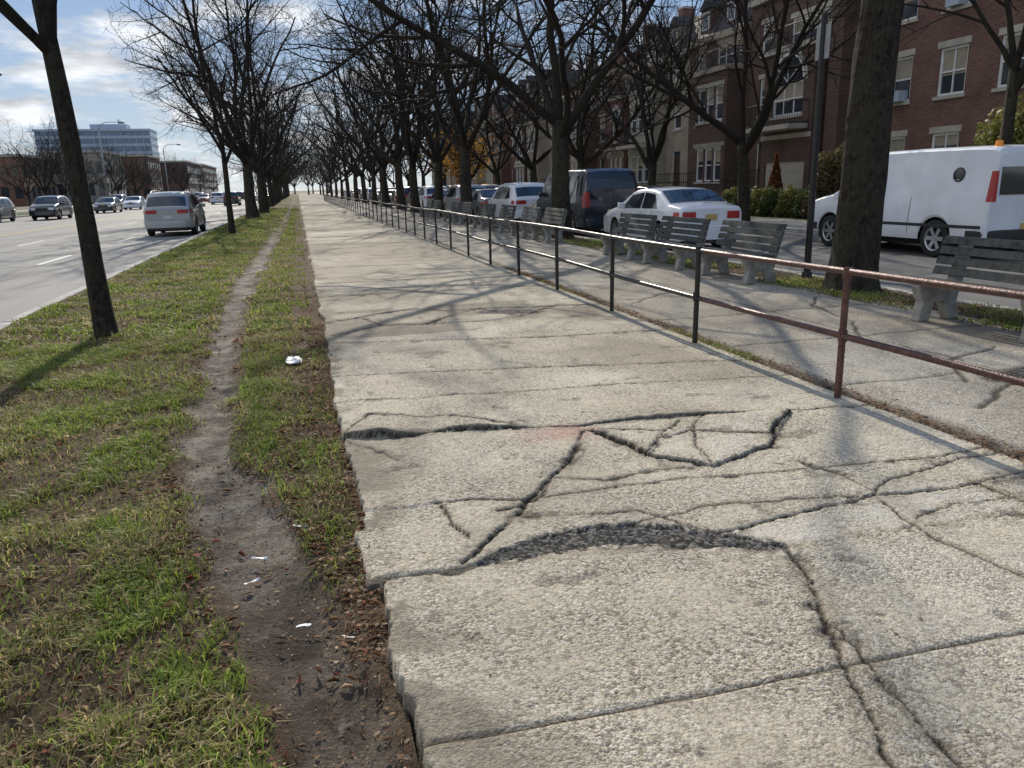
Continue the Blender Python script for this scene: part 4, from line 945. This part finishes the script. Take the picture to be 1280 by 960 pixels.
def house(label,y0,y1,H,wall,trim,style,roof='gable',bay=True,arch=False,garage=False,balc=False,roofmat='roofd',cat='house'):
    w=y1-y0; e=thing('row_house',label,'house',(HX,y0,0),0,'row houses'); D=12
    fl=[(1.4,3.1),(4.5,6.2),(7.3,8.7 if H>8.9 else H-.4)]
    bw=w*.52; ba=w*.06 if style%2==0 else w-bw-w*.06; bb=ba+bw; oc=[(bb+.15,w-.2)] if style%2==0 else [(.2,ba-.15)]
    rects=[]; o0,o1=oc[0]; om=(o0+o1)/2
    rects.append((om-.5,om+.5,1.0,3.2)); dr=rects[-1]
    for (c,d) in fl[1:]: rects.append((om-.5,om+.5,c,d))
    bx=-1.0 if bay else 0; brects=[]
    for k,(c,d) in enumerate(fl):
        if garage and k==0: brects.append((ba+.35,bb-.35,.05,2.2)); continue
        if arch and k>=1:
            brects.append((ba+.75,bb-.75,c-.3,d-.1-.5)); continue
        if k==2 and bay: continue
        n=3; sw=(bw-.5)/n
        for q in range(n): brects.append((ba+.3+q*sw+.07,ba+.3+(q+1)*sw-.07,c,d))
    mb=MB()
    top_bay=6.9 if bay else H
    if bay:
        facade(mb,0,w,-.1,H,rects+[(ba+.4,bb-.4,7.2,8.5)] if H>8.9 else rects); facade(mb,ba,bb,-.1,top_bay,[r_ for r_ in brects if r_[3]<top_bay],bx,.16,1 if trim=='stone' else 0)
        mb.quad((bx,ba,-.1),(0,ba,-.1),(0,ba,top_bay),(bx,ba,top_bay)); mb.quad((bx,bb,-.1),(bx,bb,top_bay),(0,bb,top_bay),(0,bb,-.1))
    else: facade(mb,0,w,-.1,H,rects+brects)
    mb.quad((0,0,-.1),(D,0,-.1),(D,0,H),(0,0,H)); mb.quad((0,w,-.1),(0,w,H),(D,w,H),(D,w,-.1)); mb.quad((D,0,-.1),(D,w,-.1),(D,w,H),(D,0,H))
    part(mb,'wall',[M[wall],M[trim] if not arch else M[wall]],e)
    for r_ in rects[1:]: window(e,*r_,x=0,cols=1)
    if bay and H>8.9: window(e,ba+.4,bb-.4,7.2,8.5,x=0,cols=3)
    for r_ in brects:
        if garage and r_[2]<.1:
            mb=MB(); mb.box(bx+.08,bx+.14,r_[0],r_[1],r_[2],r_[3])
            for q in range(4): mb.box(bx+.065,bx+.085,r_[0]+.05,r_[1]-.05,.12+q*.53,.55+q*.53)
            part(mb,'garage_door',M['garage'],e)
        elif r_[3]<top_bay or not bay: window(e,*r_,x=bx,cols=3 if arch else 1,arch=arch)
    mb=MB(); mb.box(.06,.14,dr[0]+.06,dr[1]-.06,dr[2],dr[3]-.3,0); mb.box(.04,.12,dr[0],dr[0]+.06,dr[2],dr[3],1); mb.box(.04,.12,dr[1]-.06,dr[1],dr[2],dr[3],1); mb.box(.08,.13,dr[0]+.06,dr[1]-.06,dr[3]-.3,dr[3],2)
    part(mb,'door',[M['door'],M['white'],M['winglass']],e)
    mb=MB()
    for k in range(6): mb.box(-1.0-.3*(6-k),-1.0-.3*(5-k)+.0,om-.7,om+.7,-.05,.16*(k+1))
    mb.box(-1.0,-.002,om-.8,om+.8,-.05,1.0); part(mb,'stoop',M[trim],e)
    for sg in (-.72,.72):
        mb=MB(); railing(mb,[(-2.8,om+sg),(-1.0,om+sg)],.5,.9); railing(mb,[(-1.0,om+sg),(-.1,om+sg)],1.0,.9)
        part(mb,'stair_railing',M['iron'],e)
    if bay:
        mb=MB(); mb.box(bx-.12,.05-.06,ba-.1,bb+.1,top_bay+.002,top_bay+.25); part(mb,'bay_cornice',M[trim],e)
        mb=MB(); mb.box(bx-.06,bx-.002,ba,bb,3.2,3.4); part(mb,'string_course',M[trim],e)
        mb=MB(); railing(mb,[(-.02,ba),(bx,ba),(bx,bb),(-.02,bb)],top_bay+.25,.85); part(mb,'balcony_railing',M['iron'],e)
    if balc:
        mb=MB(); mb.box(bx-1.0,bx-.063,ba+.2,bb-.2,3.55,3.75); part(mb,'balcony',M[trim],e)
        mb=MB(); railing(mb,[(bx-.03,ba+.25),(bx-.95,ba+.25),(bx-.95,bb-.25),(bx-.03,bb-.25)],3.75,.95); part(mb,'balcony_railing',M['iron'],e)
    mb=MB(); mb.box(-.25,-.003,-.0,w-.0,H-.28,H+.05,0); part(mb,'cornice',M[trim],e)
    mb=MB()
    if roof=='gable':
        m_=w/2; g=2.3
        mb.poly([(-.05,.1,H+.052),(-.05,w-.1,H+.052),(-.05,m_,H+g)],1); mb.poly([(.3,.1,H),(.3,m_,H+g),(.3,w-.1,H)],1)
        mb.quad((-.3,-.0,H-.0),(D,-.0,H),(D,m_,H+g+.1),(-.3,m_,H+g+.1)); mb.quad((-.3,w,H),(-.3,m_,H+g+.1),(D,m_,H+g+.1),(D,w,H))
        mb.box(-.12,-.055,m_-.4,m_+.4,H+.5,H+1.3,2); mb.box(-.14,-.121,m_-.34,m_+.34,H+.56,H+1.24,3)
    elif roof=='mansard':
        g=2.0; mb.quad((-.2,0,H+.05),(-.2,w,H+.05),(1.0,w,H+g),(1.0,0,H+g)); mb.quad((1.0,0,H+g),(1.0,w,H+g),(D,w,H+g),(D,0,H+g)); mb.quad((D,0,H),(-.2,0,H+.05),(1.0,0,H+g),(D,0,H+g)); mb.quad((D,w,H),(D,w,H+g),(1,w,H+g),(-.2,w,H+.05))
        for q in (.3,.72):
            m_=w*q; mb.box(-.05,.9,m_-.55,m_+.55,H+.3,H+1.5,1); mb.box(-.07,-.052,m_-.38,m_+.38,H+.45,H+1.35,2); mb.box(-.09,-.072,m_-.3,m_+.3,H+.52,H+1.28,3)
            mb.poly([(-.15,m_-.65,H+1.5),(-.15,m_+.65,H+1.5),(-.15,m_,H+2.1)],0); mb.quad((-.15,m_-.65,H+1.5),(-.15,m_,H+2.1),(1.2,m_,H+2.1),(1.2,m_-.65,H+1.5)); mb.quad((-.15,m_+.65,H+1.5),(1.2,m_+.65,H+1.5),(1.2,m_,H+2.1),(-.15,m_,H+2.1))
    else:
        mb.box(0.002,D,0.002,w-.002,H+.051,H+.15); mb.box(-.2,.1,0,w,H+.151,H+.6,1)
    ro=part(mb,'roof',[M[roofmat],M[wall],M['white'],M['winglass']],e)
    mb=MB(); mb.box(3,3.8,.1,.9,H,H+3.2,0); mb.box(2.95,3.85,.05,.95,H+3.201,H+3.35,1); o=part(mb,'chimney',[M[wall],M['stone']],ro)
    for (a,b) in ((.2,om-.9),(om+.9,w-.2)):
        if b-a>.4: mb=MB(); railing(mb,[(-5.0,a),(-5.0,b)],0,.9,.16); part(mb,'yard_fence',M['iron'],e)
house('dark brick row house with arched windows, garage and steep gables',29.7,36.9,9.9,'brickdark','stone',0,'gable',True,True,True,True,'rooft')
house('brown brick row house with bay windows and dormers',36.9,43.2,9.0,'brickdark','beige',0,'mansard',True)
house('beige stone row house with wide bay and balcony',43.2,50.0,8.8,'beige','stone',1,'mansard',True,False,False,True)
house('red brick row house with flat parapet and balcony',50.0,55.6,9.2,'brickred','beige',0,'flat',True,True,False,True)
house('dark red brick row house with flat cornice',55.6,61.6,9.2,'brickdark','stone',1,'flat',True)
yy=61.6
for i in range(11):
    ww=[6,6.6,7,6.2][i%4]; house(['red brick row house with bay window','tan row house with gabled roof','brown brick row house with dormers'][i%3],yy,yy+ww,8.6+.5*(i%3),['brickor','beige','brickdark','brickred'][i%4],['stone','beige'][i%2],i%2,['flat','gable','mansard'][i%3],True,i%4==2); yy+=ww
e=thing('chimney_stack','tall plain brown brick chimney stack between the buildings','chimney',(21.9,28.95,0)); mb=MB()
mb.box(-.35,.35,-.4,.4,-.1,8.6); part(mb,'stack',M['brickdark'],e); mb=MB(); mb.box(-.42,.42,-.47,.47,8.601,8.85); part(mb,'cap',M['stone'],e)
e=thing('apartment_building','large red brown brick apartment building with white sash windows','apartment building',(22.3,4,0)); W_=24.2; HH=18.5
mb=MB(); wins=[]
for fl_ in range(6):
    for uu in (1.2,4.0,6.6,9.6,12.2,14.6,17.2,19.6,22.0):
        wd=.62 if uu in (4.0,12.2,19.6) else .5
        c=1.3+fl_*2.85; wins.append((uu-wd,uu+wd,c,c+1.6,2 if wd>.6 else 1))
facade(mb,0,W_,-.1,HH,[w_[:4] for w_ in wins]); mb.quad((0,W_,-.1),(0,W_,HH),(16,W_,HH),(16,W_,-.1)); mb.quad((0,0,-.1),(16,0,-.1),(16,0,HH),(0,0,HH)); mb.quad((16,0,-.1),(16,W_,-.1),(16,W_,HH),(16,0,HH)); mb.quad((0,0,HH),(16,0,HH),(16,W_,HH),(0,W_,HH))
part(mb,'wall',M['brickred'],e)
for k,w_ in enumerate(wins): window(e,*w_[:4],cols=w_[4],ac=(k%4==1))
mb=MB(); mb.box(-.2,-.003,0,W_,HH-.5,HH+.1); part(mb,'cornice',M['stone'],e)
mb=MB(); mb.box(-.06,-.003,0,W_,.0,.8); part(mb,'base_course',M['stone'],e)

e=thing('office_building','long pale office building with blue glass bands','office building',(-91,430,0)); mb=MB(); g=MB()
for k in range(8):
    mb.box(-25,25,-10,10,3.6*k+2.4,3.6*k+3.7); g.box(-24.8,24.8,-9.7,9.7,3.6*k+3.701 if k else -.1,3.6*k+5.999 if k<7 else 31)
    if k==0: g.box(-24.6,24.6,-9.6,9.6,0,2.39)
for k in range(17): mb.box(-24.9+k*3.1,-24.6+k*3.1,-10.1,-9.9,2.5,30)
part(mb,'wall',M['officewhite'],e); part(g,'glazing',M['officeglass'],e)
mb=MB(); mb.box(-25.2,25.2,-10.2,10.2,31.01,32); mb.box(-2,14,-5,5,32.01,34.5); mb.tube([(10,0,34.5),(10,0,37)],[.4,.4],6); part(mb,'roof',M['officewhite'],e)
def lowbuild(label,x,y,wx,dy,h,mat,rows=2,cols=8):
    e=thing('low_building',label,'building',(x,y,0)); mb=MB(); mb.box(-wx/2,wx/2,0,dy,-.1,h)
    fh=h/(rows+.3)
    for r_ in range(rows):
        for c in range(cols):
            a=-wx/2+wx*(c+.22)/cols; b=-wx/2+wx*(c+.78)/cols; z=fh*r_+fh*.35; mb.box(a,b,-.06,-.01,z,z+fh*.55,1)
    for r_ in range(rows):
        n=max(2,int(dy/3))
        for c in range(n):
            a=dy*(c+.25)/n; b=dy*(c+.7)/n; z=fh*r_+fh*.35; mb.box(wx/2+.01,wx/2+.06,a,b,z,z+fh*.55,1)
    part(mb,'wall',[M[mat],M['winglass']],e); mb=MB(); mb.box(-wx/2-.3,wx/2+.3,-.3,dy+.3,h+.002,h+.5); part(mb,'roof',M['stone'],e)
lowbuild('brown brick apartment block across the avenue',-47.5,120,9,14,18.5,'brickred',6,3)
lowbuild('low beige commercial block across the avenue',-46,190,12,20,10.5,'beige',2,6)
lowbuild('low brick building across the avenue',-58,170,16,20,9,'brickor',2,7)
lowbuild('white roofed low building across the avenue',-60,140,14,20,7.5,'stone',2,6)
lowbuild('brick building across the avenue',-44,225,14,20,11,'brickred',3,6)
lowbuild('brick building far along the avenue',-40,270,14,40,11,'brickdark',3,6)
lowbuild('brick apartment block far along the avenue',-46,360,16,60,13,'brickred',4,6)

e=thing('metal_pole','tall dark metal sign pole standing in the tree strip','pole',(7.3,10.1,0)); mb=MB(); mb.tube([(0,0,-.05),(0,0,3.7)],[.05,.045],12); mb.tube([(0,0,0),(0,0,.12)],[.09,.07],12); part(mb,'shaft',M['black'],e,True,40)
mb=MB(); mb.box(-.006,.006,-.15,.15,3.1,3.55); part(mb,'sign_panel',M['steel'],e)
def lamp(x,y,h,rz):
    e=thing('street_lamp','tall grey street lamp with curved arm','street lamp',(x,y,0),rz,'street lamps'); mb=MB()
    mb.tube([(0,0,-.1),(0,0,h*.9)],[.13,.08],8); part(mb,'pole',M['steel'],e,True)
    mb=MB(); mb.tube([(0,0,h*.9),(.3,0,h*.97),(1.0,0,h),(2.6,0,h*1.0)],[.06,.05,.045,.04],6); part(mb,'arm',M['steel'],e,True)
    mb=MB(); mb.tube([(2.4,0,h-.02),(2.7,0,h-.05),(3.1,0,h-.05),(3.25,0,h-.02)],[.05,.16,.14,.04],8); part(mb,'lamp_head',M['steel'],e,True)
for x,y,h,rz in ((-24,114,10.6,0),(-24,70,10.6,0),(-24,165,10.6,0)): lamp(x,y,h,rz)
